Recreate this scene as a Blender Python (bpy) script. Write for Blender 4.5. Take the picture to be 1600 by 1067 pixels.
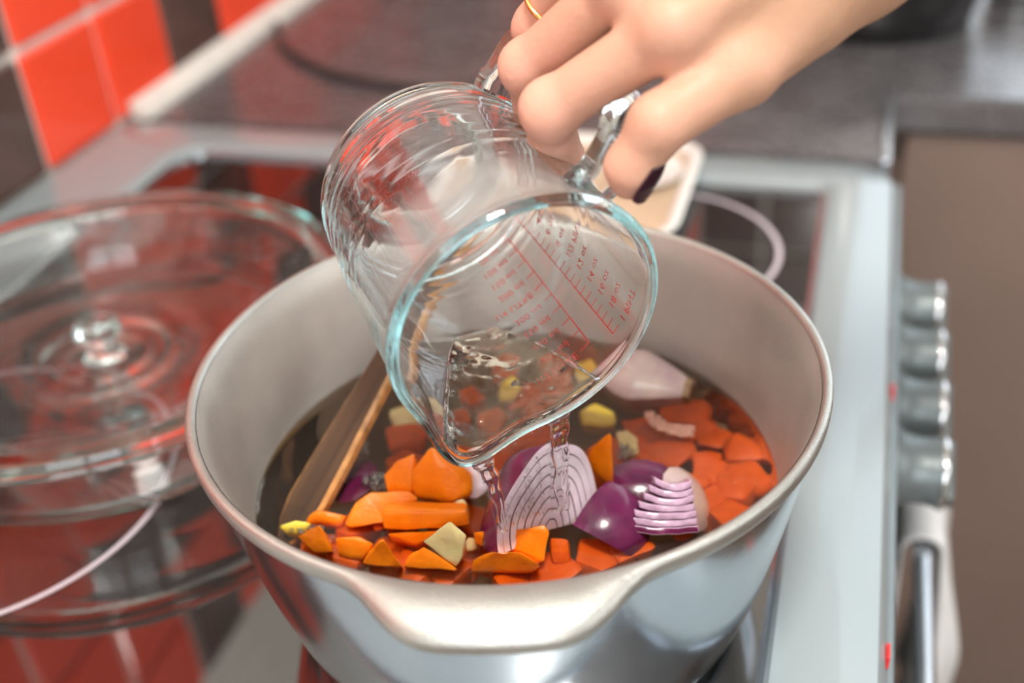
import bpy, bmesh, math, random
import numpy as np
from mathutils import Vector, Matrix, noise
PI = math.pi
random.seed(7)
for o in list(bpy.data.objects):
    bpy.data.objects.remove(o)
S = bpy.context.scene
COL = S.collection

# ------------------------------------------------------------------ camera
F_PX = 1800.17
CAM = Vector((0.1164, -0.3439, 0.3602))
YAW, PITCH, ROLL = 0.3188, 0.5777, -0.0739
FW = Vector((-math.sin(YAW) * math.cos(PITCH), math.cos(YAW) * math.cos(PITCH), -math.sin(PITCH)))
R0 = Vector((math.cos(YAW), math.sin(YAW), 0))
U0 = R0.cross(FW)
RT = math.cos(ROLL) * R0 + math.sin(ROLL) * U0
UP = -math.sin(ROLL) * R0 + math.cos(ROLL) * U0
cd = bpy.data.cameras.new('camera')
cam = bpy.data.objects.new('camera', cd)
COL.objects.link(cam)
M = Matrix((RT, UP, -FW)).transposed().to_4x4()
M.translation = CAM
cam.matrix_world = M
cd.sensor_width = 36.0
cd.lens = F_PX / 1600 * 36.0
cd.clip_start = 0.01
cd.dof.use_dof = True
cd.dof.focus_distance = 0.400
cd.dof.aperture_fstop = 4.5
S.camera = cam

# ------------------------------------------------------------------ view, world, lights
S.view_settings.view_transform = 'Standard'
S.view_settings.look = 'None'
S.view_settings.gamma = 1.0
S.view_settings.use_curve_mapping = False
S.view_settings.exposure = -0.12
S.cycles.use_denoising = True
S.cycles.max_bounces = 48
S.cycles.transmission_bounces = 48
S.cycles.transparent_max_bounces = 80
S.cycles.glossy_bounces = 32
S.cycles.diffuse_bounces = 4
S.cycles.blur_glossy = 0.6
S.cycles.sample_clamp_indirect = 8.0
W = bpy.data.worlds.new('world')
S.world = W
W.use_nodes = True
bg = W.node_tree.nodes['Background']
bg.inputs[0].default_value = (0.75, 0.85, 1.0, 1)
bg.inputs[1].default_value = 0.6


def area_light(name, loc, aim, sx, sy, power, color):
    l = bpy.data.lights.new(name, 'AREA')
    l.shape = 'RECTANGLE'
    l.size, l.size_y = sx, sy
    l.energy = power
    l.color = color
    o = bpy.data.objects.new(name, l)
    COL.objects.link(o)
    o.location = loc
    o.rotation_euler = (Vector(aim) - Vector(loc)).to_track_quat('-Z', 'Y').to_euler()
    return o


# daylight outside the two windows, then added near and overhead fill lights
area_light('daylight_front_window', (2.32, -0.25, 0.75), (0.0, -0.1, 0.1), 1.3, 1.25, 19, (1.0, 0.98, 0.94))
area_light('daylight_back_window', (0.72, 1.31, 0.57), (0.3, 0.0, 0.15), 1.0, 1.06, 8.5, (0.86, 0.93, 1.0))
area_light('added_near_fill', (0.55, -1.84, 0.80), (0.0, 0.0, 0.1), 1.0, 1.05, 25, (0.97, 0.98, 1.0))  # frontal fill through the added window behind the camera
pl = bpy.data.lights.new('added_overhead_light', 'POINT')  # added point light that brightens ceiling and food; no lamp fitting there
pl.energy = 46
pl.color = (1.0, 0.96, 0.90)
pl.shadow_soft_size = .11
po_ = bpy.data.objects.new('added_overhead_light', pl)
COL.objects.link(po_)
po_.location = (0.18, -0.34, 1.16)


# ------------------------------------------------------------------ pixel -> point helpers
def ray(px, py):
    return FW + RT * ((px - 800) / F_PX) - UP * ((py - 533.5) / F_PX)


def atz(px, py, z):
    d = ray(px, py)
    return CAM + d * ((z - CAM.z) / d.z)


def atd(px, py, dep):
    return CAM + ray(px, py) * dep


# ------------------------------------------------------------------ materials
MATS = {}


def new_mat(name):
    m = bpy.data.materials.new(name)
    m.use_nodes = True
    MATS[name] = m
    return m, m.node_tree.nodes, m.node_tree.links


def pm(name, col, rough=0.5, metal=0.0, ior=1.5, spec=0.5, coat=0.0, sss=0.0, sss_r=(1, .3, .15), sss_s=0.004,
       var=0.0, vscale=30.0, bump=0.0, bscale=200.0, col2=None, rvar=0.0, detail=4.0, sheen=0.0):
    m, N, L = new_mat(name)
    b = N['Principled BSDF']
    b.inputs['Base Color'].default_value = (*col, 1)
    b.inputs['Roughness'].default_value = rough
    b.inputs['Metallic'].default_value = metal
    b.inputs['IOR'].default_value = ior
    b.inputs['Specular IOR Level'].default_value = spec
    b.inputs['Coat Weight'].default_value = coat
    b.inputs['Coat Roughness'].default_value = 0.05
    if sss:
        b.inputs['Subsurface Weight'].default_value = sss
        b.inputs['Subsurface Radius'].default_value = sss_r
        b.inputs['Subsurface Scale'].default_value = sss_s
    if sheen:
        b.inputs['Sheen Weight'].default_value = sheen
    tc = N.new('ShaderNodeTexCoord')
    if var or col2 or rvar:
        nt = N.new('ShaderNodeTexNoise')
        nt.inputs['Scale'].default_value = vscale
        nt.inputs['Detail'].default_value = detail
        L.new(tc.outputs['Object'], nt.inputs['Vector'])
        if var or col2:
            rp = N.new('ShaderNodeValToRGB')
            c2 = col2 or tuple(min(1, c * (1 + var)) for c in col)
            c1 = tuple(c * (1 - var) for c in col)
            rp.color_ramp.elements[0].position = 0.32
            rp.color_ramp.elements[1].position = 0.68
            rp.color_ramp.elements[0].color = (*c1, 1)
            rp.color_ramp.elements[1].color = (*c2, 1)
            L.new(nt.outputs['Fac'], rp.inputs[0])
            L.new(rp.outputs[0], b.inputs['Base Color'])
        if rvar:
            mr = N.new('ShaderNodeMapRange')
            mr.inputs[3].default_value = max(0, rough - rvar)
            mr.inputs[4].default_value = rough + rvar
            L.new(nt.outputs['Fac'], mr.inputs[0])
            L.new(mr.outputs[0], b.inputs['Roughness'])
    if bump:
        n2 = N.new('ShaderNodeTexNoise')
        n2.inputs['Scale'].default_value = bscale
        n2.inputs['Detail'].default_value = 5
        L.new(tc.outputs['Object'], n2.inputs['Vector'])
        bp = N.new('ShaderNodeBump')
        bp.inputs['Strength'].default_value = bump
        bp.inputs['Distance'].default_value = 0.001
        L.new(n2.outputs['Fac'], bp.inputs['Height'])
        L.new(bp.outputs[0], b.inputs['Normal'])
    return m


def glass_mat(name, col, ior=1.47, rough=0.0, absorb=None, dens=0.0, bump=0.0, bscale=60.0, bdist=0.0005, scat=0.0):
    m, N, L = new_mat(name)
    N.remove(N['Principled BSDF'])
    g = N.new('ShaderNodeBsdfGlass')
    g.inputs['Color'].default_value = (*col, 1)
    g.inputs['IOR'].default_value = ior
    g.inputs['Roughness'].default_value = rough
    L.new(g.outputs[0], N['Material Output'].inputs[0])
    if absorb:
        v = N.new('ShaderNodeVolumeAbsorption')
        v.inputs['Color'].default_value = (*absorb, 1)
        v.inputs['Density'].default_value = dens
        if scat:
            sc = N.new('ShaderNodeVolumeScatter')
            sc.inputs['Color'].default_value = (.62, .92, .95, 1)
            sc.inputs['Density'].default_value = scat
            ad = N.new('ShaderNodeAddShader')
            L.new(v.outputs[0], ad.inputs[0])
            L.new(sc.outputs[0], ad.inputs[1])
            v = ad
        L.new(v.outputs[0], N['Material Output'].inputs['Volume'])
    if bump:
        tc = N.new('ShaderNodeTexCoord')
        n2 = N.new('ShaderNodeTexNoise')
        n2.inputs['Scale'].default_value = bscale
        n2.inputs['Detail'].default_value = 2
        L.new(tc.outputs['Object'], n2.inputs['Vector'])
        bp = N.new('ShaderNodeBump')
        bp.inputs['Strength'].default_value = bump
        bp.inputs['Distance'].default_value = bdist
        L.new(n2.outputs['Fac'], bp.inputs['Height'])
        L.new(bp.outputs[0], g.inputs['Normal'])
    return m


def clear_mat(name, tint=(1, 1, 1), ior=1.33, rough=0.03, bump=0.0, bscale=60.0, bdist=0.001, vol=None, gain=1.0):
    """clear sheet: see-through with a Fresnel-weighted mirror on top"""
    m, N, L = new_mat(name)
    N.remove(N['Principled BSDF'])
    t = N.new('ShaderNodeBsdfTransparent')
    t.inputs[0].default_value = (*tint, 1)
    g = N.new('ShaderNodeBsdfGlossy')
    g.inputs['Roughness'].default_value = rough
    fr = N.new('ShaderNodeFresnel')
    fr.inputs['IOR'].default_value = ior
    mx = N.new('ShaderNodeMixShader')
    if gain != 1.0:
        mu = N.new('ShaderNodeMath')
        mu.operation = 'MULTIPLY'
        mu.use_clamp = True
        mu.inputs[1].default_value = gain
        L.new(fr.outputs[0], mu.inputs[0])
        L.new(mu.outputs[0], mx.inputs[0])
    else:
        L.new(fr.outputs[0], mx.inputs[0])
    L.new(t.outputs[0], mx.inputs[1])
    L.new(g.outputs[0], mx.inputs[2])
    L.new(mx.outputs[0], N['Material Output'].inputs[0])
    if bump:
        tc = N.new('ShaderNodeTexCoord')
        n2 = N.new('ShaderNodeTexNoise')
        n2.inputs['Scale'].default_value = bscale
        n2.inputs['Detail'].default_value = 2
        L.new(tc.outputs['Object'], n2.inputs['Vector'])
        bp = N.new('ShaderNodeBump')
        bp.inputs['Strength'].default_value = bump
        bp.inputs['Distance'].default_value = bdist
        L.new(n2.outputs['Fac'], bp.inputs['Height'])
        L.new(bp.outputs[0], g.inputs['Normal'])
        L.new(bp.outputs[0], fr.inputs['Normal'])
    if vol:
        sc_col, sc_d, ab_col, ab_d = vol
        a = N.new('ShaderNodeVolumeAbsorption')
        a.inputs['Color'].default_value = (*ab_col, 1)
        a.inputs['Density'].default_value = ab_d
        s = N.new('ShaderNodeVolumeScatter')
        s.inputs['Color'].default_value = (*sc_col, 1)
        s.inputs['Density'].default_value = sc_d
        ad = N.new('ShaderNodeAddShader')
        L.new(a.outputs[0], ad.inputs[0])
        L.new(s.outputs[0], ad.inputs[1])
        L.new(ad.outputs[0], N['Material Output'].inputs['Volume'])
    return m


pm('grout', (0.78, 0.74, 0.68), 0.8, var=.08, vscale=60, bump=.3, bscale=400)
pm('tile_red', (0.96, 0.075, 0.026), 0.16, coat=.6, var=.06, vscale=9, bump=.05, bscale=30)
pm('tile_dark', (0.095, 0.05, 0.04), 0.16, coat=.6, var=.25, vscale=12, bump=.05, bscale=30)
pm('enamel', (0.31, 0.36, 0.375), 0.22, coat=.4, var=.02, vscale=5)
pm('hob_glass', (0.010, 0.009, 0.009), 0.03, ior=2.35, var=.2, vscale=40)
pm('hob_print', (0.62, 0.55, 0.60), 0.35)
pm('panel_grey', (0.20, 0.235, 0.245), 0.35, metal=.3, var=.05)
pm('knob_grey', (0.17, 0.20, 0.205), 0.38, metal=.35, var=.05)
pm('chrome', (0.82, 0.83, 0.85), 0.08, metal=1)
pm('trim_metal', (0.62, 0.66, 0.70), 0.22, metal=.9, var=.05)
pm('oven_glass', (0.02, 0.03, 0.033), 0.05, ior=1.6)
pm('mark_red', (0.8, 0.03, 0.03), 0.4)
pm('worktop_dark', (0.105, 0.100, 0.104), 0.27, ior=2.0, var=.2, vscale=25, rvar=.05)
pm('cabinet_brown', (0.235, 0.165, 0.135), 0.45, var=.06, vscale=6, bump=.1, bscale=150)
pm('wall_paint', (0.62, 0.59, 0.55), 0.9, var=.03, vscale=3)
pm('ceiling_paint', (0.52, 0.51, 0.50), 0.95, var=.02, vscale=3)
pm('floor_wood', (0.20, 0.13, 0.09), 0.5, var=.25, vscale=4)
pm('pvc_white', (0.78, 0.78, 0.77), 0.4, var=.02)
pm('cloth_white', (0.80, 0.79, 0.78), 0.95, var=.04, vscale=40, bump=.6, bscale=700, sheen=.2)
pm('black_enamel', (0.012, 0.011, 0.012), 0.25, coat=.3, var=.2)
pm('cable_black', (0.03, 0.028, 0.028), 0.5, var=.1)
pm('beige_tray', (0.60, 0.44, 0.30), 0.45, var=.12, vscale=20)
pm('white_ceramic', (0.85, 0.83, 0.79), 0.2, coat=.4, var=.02)
pm('alu_in', (0.56, 0.54, 0.50), 0.52, metal=.75, var=.10, vscale=28, bump=.25, bscale=900, rvar=.08, detail=8)
pm('alu_out', (0.52, 0.57, 0.62), 0.15, metal=1.0, var=.10, vscale=22, bump=.03, bscale=260, rvar=.05, detail=6)
pm('alu_rim', (0.56, 0.56, 0.53), 0.38, metal=.9, var=.08, vscale=60, bump=.3, bscale=1200)
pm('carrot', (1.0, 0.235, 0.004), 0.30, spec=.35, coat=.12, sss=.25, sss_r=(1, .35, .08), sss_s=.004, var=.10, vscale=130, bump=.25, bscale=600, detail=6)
pm('carrot_deep', (0.66, 0.10, 0.002), 0.40, spec=.25, coat=.0, sss=.25, sss_r=(1, .35, .08), sss_s=.004, var=.12, vscale=110, bump=.25, bscale=600, detail=6)  # darker carrot copy: dimming by the broth put into the colour
pm('potato', (1.0, 0.80, 0.40), 0.3, coat=.2, sss=.3, sss_r=(1, .7, .3), sss_s=.004, var=.08, vscale=120, bump=.2, bscale=500)
pm('potato_yellow', (0.92, 0.68, 0.07), 0.3, coat=.3, sss=.25, sss_r=(1, .7, .2), sss_s=.004, var=.08, vscale=120, bump=.2, bscale=500)
pm('onion_skin', (0.135, 0.012, 0.070), 0.22, coat=.25, sss=.15, sss_r=(1, .3, .6), sss_s=.002, var=.35, vscale=70, bump=.1, bscale=300)
pm('onion_flesh', (0.92, 0.78, 0.89), 0.25, coat=.5, sss=.35, sss_r=(1, .7, .9), sss_s=.003, var=.06, vscale=160, bump=.10, bscale=420)
pm('onion_lilac', (0.62, 0.42, 0.58), 0.22, coat=.5, sss=.25, sss_r=(1, .7, .9), sss_s=.002, var=.15, vscale=260, bump=.35, bscale=260)
pm('onion_pale', (0.58, 0.38, 0.46), 0.3, coat=.3, sss=.3, sss_r=(1, .7, .9), sss_s=.003, var=.12, vscale=60, bump=.15, bscale=300, col2=(0.78, 0.66, 0.55))
pm('onion_root', (0.40, 0.27, 0.15), 0.7, var=.2, vscale=300, bump=.5, bscale=900)
pm('dark_hole', (0.03, 0.02, 0.015), 0.6)
pm('gold', (0.95, 0.55, 0.20), 0.15, metal=1)
pm('nail_polish', (0.055, 0.012, 0.030), 0.1, coat=1.0)
pm('print_red', (0.75, 0.015, 0.01), 0.5)
pm('rubber', (0.02, 0.02, 0.02), 0.6)

glass_mat('jug_glass', (1, 1, 1), 1.47, absorb=(0.60, 0.90, 0.92), dens=10.0, bump=.10, bscale=55, bdist=.0006)
glass_mat('dish_glass', (1, 1, 1), 1.45, absorb=(0.55, 0.88, 0.84), dens=10.0)
glass_mat('pour_water', (1, 1, 1), 1.33, bump=.25, bscale=140, bdist=.0006)
clear_mat('jug_water_mat', (0.99, 0.955, 0.89), 1.33, .03, bump=1.0, bscale=70, bdist=.003, gain=1.3)
clear_mat('film_water', (1, 1, 1), 1.33, .06, bump=.5, bscale=90, bdist=.003, gain=2.0)
clear_mat('broth', (0.97, 0.94, 0.90), 1.33, .04, bump=.28, bscale=45, bdist=.0012,
          vol=((0.62, 0.56, 0.46), 4.0, (0.80, 0.60, 0.40), 17.0))
clear_mat('bubble', (1, 1, 1), 1.33, .08, gain=3.5)
clear_mat('pane_glass', (0.98, 0.99, 0.99), 1.45, .0)


def fog_mat():
    m, N, L = new_mat('condensation')
    N.remove(N['Principled BSDF'])
    t = N.new('ShaderNodeBsdfTransparent')
    d = N.new('ShaderNodeBsdfTranslucent')
    d.inputs[0].default_value = (.82, .80, .78, 1)
    d2 = N.new('ShaderNodeBsdfDiffuse')
    d2.inputs[0].default_value = (.82, .80, .78, 1)
    ad = N.new('ShaderNodeMixShader')
    ad.inputs[0].default_value = .5
    L.new(d.outputs[0], ad.inputs[1])
    L.new(d2.outputs[0], ad.inputs[2])
    mx = N.new('ShaderNodeMixShader')
    at = N.new('ShaderNodeAttribute')
    at.attribute_name = 'fog'
    L.new(at.outputs['Fac'], mx.inputs[0])
    L.new(t.outputs[0], mx.inputs[1])
    L.new(ad.outputs[0], mx.inputs[2])
    L.new(mx.outputs[0], N['Material Output'].inputs[0])


fog_mat()


def skin_mat():
    m, N, L = new_mat('skin')
    b = N['Principled BSDF']
    tc = N.new('ShaderNodeTexCoord')
    n = N.new('ShaderNodeTexNoise')
    n.inputs['Scale'].default_value = 55
    n.inputs['Detail'].default_value = 6
    L.new(tc.outputs['Object'], n.inputs['Vector'])
    at = N.new('ShaderNodeAttribute')
    at.attribute_name = 'flush'
    ad = N.new('ShaderNodeMath')
    ad.operation = 'MULTIPLY_ADD'
    ad.inputs[1].default_value = 0.5
    L.new(n.outputs['Fac'], ad.inputs[0])
    L.new(at.outputs['Fac'], ad.inputs[2])
    rp = N.new('ShaderNodeValToRGB')
    e = rp.color_ramp.elements
    e[0].position = .15
    e[0].color = (.44, .255, .155, 1)
    e[1].position = 1.0
    e[1].color = (.82, .44, .34, 1)
    L.new(ad.outputs[0], rp.inputs[0])
    L.new(rp.outputs[0], b.inputs['Base Color'])
    b.inputs['Subsurface Weight'].default_value = .35
    b.inputs['Subsurface Radius'].default_value = (1, .35, .2)
    b.inputs['Subsurface Scale'].default_value = .004
    b.inputs['Roughness'].default_value = .5
    b.inputs['Specular IOR Level'].default_value = .35
    v = N.new('ShaderNodeTexVoronoi')
    v.inputs['Scale'].default_value = 420
    L.new(tc.outputs['Object'], v.inputs['Vector'])
    bp = N.new('ShaderNodeBump')
    bp.inputs['Strength'].default_value = .22
    bp.inputs['Distance'].default_value = .0005
    L.new(v.outputs['Distance'], bp.inputs['Height'])
    L.new(bp.outputs[0], b.inputs['Normal'])


skin_mat()


def wood_mat():
    m, N, L = new_mat('wet_wood')
    b = N['Principled BSDF']
    tc = N.new('ShaderNodeTexCoord')
    mp = N.new('ShaderNodeMapping')
    mp.inputs['Scale'].default_value = (4, 160, 160)
    L.new(tc.outputs['Object'], mp.inputs[0])
    n = N.new('ShaderNodeTexNoise')
    n.inputs['Scale'].default_value = 1.5
    n.inputs['Detail'].default_value = 6
    L.new(mp.outputs[0], n.inputs['Vector'])
    rp = N.new('ShaderNodeValToRGB')
    e = rp.color_ramp.elements
    e[0].position, e[0].color = .35, (.045, .022, .012, 1)
    e[1].position, e[1].color = .75, (.11, .055, .027, 1)
    L.new(n.outputs['Fac'], rp.inputs[0])
    L.new(rp.outputs[0], b.inputs['Base Color'])
    b.inputs['Roughness'].default_value = .5
    b.inputs['Specular IOR Level'].default_value = .3


wood_mat()


pm('lit_edge_wood', (.55, .27, .085), .35, coat=.4, var=.35, vscale=180)  # lighter golden wood: light catching the spoon's edges, put into the colour


# ------------------------------------------------------------------ mesh helpers
def link(name, bm_or_me, mats, parent=None, smooth=False):
    if isinstance(bm_or_me, bmesh.types.BMesh):
        me = bpy.data.meshes.new(name)
        bm_or_me.to_mesh(me)
        bm_or_me.free()
    else:
        me = bm_or_me
    if isinstance(mats, str):
        mats = [mats]
    for m in mats:
        me.materials.append(MATS[m])
    if smooth:
        for p in me.polygons:
            p.use_smooth = True
    o = bpy.data.objects.new(name, me)
    COL.objects.link(o)
    if parent:
        o.parent = parent
        o.matrix_parent_inverse = Matrix.Translation(-parent.location)
    return o


def tag(o, label=None, cat=None, group=None, kind=None):
    if label:
        o['label'] = label
    if cat:
        o['category'] = cat
    if group:
        o['group'] = group
    if kind:
        o['kind'] = kind
    return o


def thing(name, label, cat, loc=(0, 0, 0), group=None):
    o = bpy.data.objects.new(name, None)
    COL.objects.link(o)
    o.empty_display_size = .02
    o.location = loc
    return tag(o, label, cat, group)


def bm_box(bm, lo, hi, bev=0.0, seg=2):
    lo, hi = Vector(lo), Vector(hi)
    r = bmesh.ops.create_cube(bm, size=1)
    vs = r['verts']
    for v in vs:
        v.co = Vector([(lo[i] + hi[i]) / 2 + v.co[i] * (hi[i] - lo[i]) for i in range(3)])
    if bev:
        es = list({e for v in vs for e in v.link_edges})
        bmesh.ops.bevel(bm, geom=es, offset=bev, segments=seg, affect='EDGES', profile=.5)


def box(name, lo, hi, mat, parent=None, bev=0.0, seg=2):
    bm = bmesh.new()
    bm_box(bm, lo, hi, bev, seg)
    return link(name, bm, mat, parent, smooth=False)


def bm_lathe(bm, prof, n=64, mat_fn=None, xf=None, warp=None):
    """closed profile of (r, z), revolved round z; points at r=0 become poles"""
    rings = []
    for r, z in prof:
        if r < 1e-7:
            p = Vector((0, 0, z))
            rings.append([bm.verts.new(xf @ p if xf else p)])
        else:
            ring = []
            for k in range(n):
                a = 2 * PI * k / n
                p = Vector((r * math.cos(a), r * math.sin(a), z))
                if warp:
                    p = warp(p, a, r, z)
                ring.append(bm.verts.new(xf @ p if xf else p))
            rings.append(ring)
    for i in range(len(rings) - 1):
        a, b = rings[i], rings[i + 1]
        for k in range(n):
            k2 = (k + 1) % n
            if len(a) == 1 and len(b) == 1:
                continue
            if len(a) == 1:
                f = bm.faces.new((a[0], b[k2], b[k]))
            elif len(b) == 1:
                f = bm.faces.new((a[k], a[k2], b[0]))
            else:
                f = bm.faces.new((a[k], a[k2], b[k2], b[k]))
            if mat_fn:
                f.material_index = mat_fn(i)
    return rings


def bm_tube(bm, pts, rad, n=12, caps=True, flat=None):
    """tube along points; rad number or list; flat=(wdir, ratio) squashes the section"""
    pts = [Vector(p) for p in pts]
    rings = []
    prev = None
    for i, p in enumerate(pts):
        t = (pts[min(i + 1, len(pts) - 1)] - pts[max(i - 1, 0)]).normalized()
        if prev is None:
            a = t.cross(Vector((0.13, 0.31, 0.94)))
            if a.length < .1:
                a = t.cross(Vector((1, 0, 0)))
            a.normalize()
        else:
            a = (prev - t * prev.dot(t)).normalized()
        prev = a
        b = t.cross(a)
        r = rad[i] if isinstance(rad, (list, tuple)) else rad
        ring = []
        for k in range(n):
            an = 2 * PI * k / n
            ring.append(bm.verts.new(p + a * r * math.cos(an) + b * r * math.sin(an)))
        rings.append(ring)
    for i in range(len(rings) - 1):
        for k in range(n):
            k2 = (k + 1) % n
            bm.faces.new((rings[i][k], rings[i][k2], rings[i + 1][k2], rings[i + 1][k]))
    if caps:
        bm.faces.new(rings[0][::-1])
        bm.faces.new(rings[-1])


def smooth_path(pts, n=8):
    """Catmull-Rom through points"""
    pts = [Vector(p) for p in pts]
    out = []
    for i in range(len(pts) - 1):
        p0, p1, p2, p3 = pts[max(i - 1, 0)], pts[i], pts[i + 1], pts[min(i + 2, len(pts) - 1)]
        for k in range(n):
            t = k / n
            out.append(0.5 * ((2 * p1) + (p2 - p0) * t + (2 * p0 - 5 * p1 + 4 * p2 - p3) * t * t + (3 * p1 - p0 - 3 * p2 + p3) * t ** 3))
    out.append(pts[-1])
    return out


def sm(o, angle=40):
    """smooth shading with sharp edges kept"""
    me = o.data
    for p in me.polygons:
        p.use_smooth = True
    me.set_sharp_from_angle(angle=math.radians(angle))
    return o


def recalc(bm):
    bmesh.ops.recalc_face_normals(bm, faces=bm.faces)


# ------------------------------------------------------------------ room shell
FZ, CZ = -0.90, 1.50
XL, XR, YN, YB = -0.480, 2.20, -1.70, 1.19
tag(box('floor', (XL - .1, YN - .1, FZ - .1), (XR + .1, YB + .1, FZ), 'floor_wood'), kind='structure')
tag(box('ceiling', (XL - .1, YN - .1, CZ), (XR + .1, YB + .1, CZ + .1), 'ceiling_paint'), kind='structure')


def wall_with_hole(name, axis, at, thick, a0, a1, h0, h1, z0, z1, mat):
    bm = bmesh.new()

    def seg(p0, p1, q0, q1):
        if axis == 'x':
            bm_box(bm, (at, p0, q0), (at + thick, p1, q1))
        else:
            bm_box(bm, (p0, at, q0), (p1, at + thick, q1))
    if h0 is None:
        seg(a0, a1, FZ, CZ)
    else:
        seg(a0, h0, FZ, CZ)
        seg(h1, a1, FZ, CZ)
        seg(h0, h1, FZ, z0)
        seg(h0, h1, z1, CZ)
    return tag(link(name, bm, mat), kind='structure')


wl = wall_with_hole('wall_left', 'x', XL - .1, .1, YN, YB + .1, None, 0, 0, 0, 'grout')
wb = wall_with_hole('wall_back', 'y', YB, .1, XL, XR, .20, 1.25, .03, 1.10, 'grout')
wr = wall_with_hole('wall_front', 'x', XR, .1, YN, YB + .1, -0.9, 0.4, .12, 1.36, 'wall_paint')
wn = wall_with_hole('wall_near', 'y', YN - .1, .1, XL, XR, .0, 1.1, .22, 1.38, 'wall_paint')


def window(name, axis, at, thick, h0, h1, z0, z1):
    e = bpy.data.objects.new(name, None)
    COL.objects.link(e)
    e['kind'] = 'structure'
    w = .05

    def seg(nm, p0, p1, q0, q1, d0, d1, mat):
        if axis == 'x':
            return box(nm, (at + d0, p0, q0), (at + d1, p1, q1), mat, e)
        return box(nm, (p0, at + d0, q0), (p1, at + d1, q1), mat, e)
    d0, d1 = .02, .07
    seg('frame', h0, h0 + w, z0, z1, d0, d1, 'pvc_white')
    seg('frame', h1 - w, h1, z0, z1, d0, d1, 'pvc_white')
    seg('frame', h0 + w, h1 - w, z0, z0 + w, d0, d1, 'pvc_white')
    seg('frame', h0 + w, h1 - w, z1 - w, z1, d0, d1, 'pvc_white')
    m = (h0 + h1) / 2
    seg('mullion', m - .03, m + .03, z0 + w, z1 - w, d0, d1, 'pvc_white')
    seg('pane', h0 + w, m - .03, z0 + w, z1 - w, .042, .048, 'pane_glass')
    seg('pane', m + .03, h1 - w, z0 + w, z1 - w, .042, .048, 'pane_glass')
    return e


window('window_1', 'y', YB, .1, .20, 1.25, .03, 1.10)
window('window_2', 'x', XR, .1, -0.9, 0.4, .12, 1.36)

window('added_near_window', 'y', YN - .1, .1, .0, 1.1, .22, 1.38)  # added window behind the camera, put in for frontal fill

# tiles: 96.5 mm pitch, recessed pale joints
PITCH, JOINT = .0965, .0075
tile_me = {}


def tile_mesh(key, mat, axis):
    bm = bmesh.new()
    h = (PITCH - JOINT) / 2
    if axis == 'x':
        bm_box(bm, (-.004, -h, -h), (.004, h, h), .0018, 1)
    else:
        bm_box(bm, (-h, -.004, -h), (h, .004, h), .0018, 1)
    me = bpy.data.meshes.new('tile_' + key)
    bm.to_mesh(me)
    bm.free()
    me.materials.append(MATS[mat])
    return me


for ax in 'xy':
    tile_me['r' + ax] = tile_mesh('red_' + ax, 'tile_red', ax)
    tile_me['d' + ax] = tile_mesh('dark_' + ax, 'tile_dark', ax)
fixed = {(-1, 0): 'd', (0, 0): 'r', (1, 0): 'r', (2, 0): 'd', (3, 0): 'r', (0, 1): 'r', (-1, 1): 'd', (1, 1): 'r', (2, 1): 'd', (-2, 0): 'd',
         (-3, 3): 'r', (-2, 3): 'r', (-2, 4): 'r', (-1, 4): 'r', (-1, 5): 'r', (0, 4): 'r', (0, 5): 'd', (-3, 2): 'd', (-1, 3): 'd', (-2, 2): 'r', (-3, 4): 'd', (0, 3): 'd', (1, 4): 'd'}
trand = random.Random(11)
for k in range(-9, 9):
    for j in range(6):
        c = fixed.get((k, j)) or ('r' if trand.random() < .52 else 'd')
        t = bpy.data.objects.new('tile', tile_me[c + 'x'])
        COL.objects.link(t)
        t.parent = wl
        t.location = (XL + .002, .342 + PITCH * (k + .5), .0 + PITCH * (j + .5) + .001)
for k in range(0, 7):
    for j in range(6):
        c = 'r' if trand.random() < .34 and k < 4 else 'd'
        t = bpy.data.objects.new('tile', tile_me[c + 'y'])
        COL.objects.link(t)
        t.parent = wb
        t.location = (XL + .008 + PITCH * (k + .5), YB - .002, PITCH * (j + .5) + .001)

# pale sealing strip along the foot of the tiled wall
bm = bmesh.new()
prof = [(0, 0), (.016, 0), (.015, .006), (.010, .011), (.005, .014), (0, .015)]
rings = []
for y in (.456, YB):
    rings.append([bm.verts.new((XL + .006 + x, y, z)) for x, z in prof])
for k in range(len(prof)):
    k2 = (k + 1) % len(prof)
    bm.faces.new((rings[0][k], rings[0][k2], rings[1][k2], rings[1][k]))
bm.faces.new(rings[0])
bm.faces.new(rings[1][::-1])
recalc(bm)
tag(link('trim_1', bm, 'grout'), kind='structure')

# ------------------------------------------------------------------ worktop and cabinets
wt = thing('worktop', 'dark glossy L-shaped worktop behind the cooker, along the tiled wall', 'worktop', (-.17, .8, -.03))
YC, XC = .584, .141
bm = bmesh.new()
poly = [(XL + .006, .456), (XC, .456), (XC, YC), (XR - .02, YC), (XR - .02, YB - .006), (XL + .006, YB - .006)]
lo = [bm.verts.new((x, y, -.028)) for x, y in poly]
hi = [bm.verts.new((x, y, 0)) for x, y in poly]
bm.faces.new(lo[::-1])
bm.faces.new(hi)
for k in range(6):
    k2 = (k + 1) % 6
    bm.faces.new((lo[k], lo[k2], hi[k2], hi[k]))
recalc(bm)
bmesh.ops.bevel(bm, geom=[e for e in bm.edges if all(v.co.z > -.001 for v in e.verts)], offset=.003, segments=2, affect='EDGES')
link('slab', bm, 'worktop_dark', wt)
box('edge_strip', (XC, .456, -.028), (XC + .006, YC - .002, .0012), 'trim_metal', wt, .001)
cb = thing('base_cabinet', 'brown cabinet with flat doors under the worktop corner', 'cabinet', (.6, .9, FZ))
box('carcass', (.150, YC + .030, FZ + .1), (XR - .03, YB - .01, -.029), 'cabinet_brown', cb)
box('plinth', (.150, YC + .08, FZ), (XR - .03, YB - .01, FZ + .1), 'cabinet_brown', cb)
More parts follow.
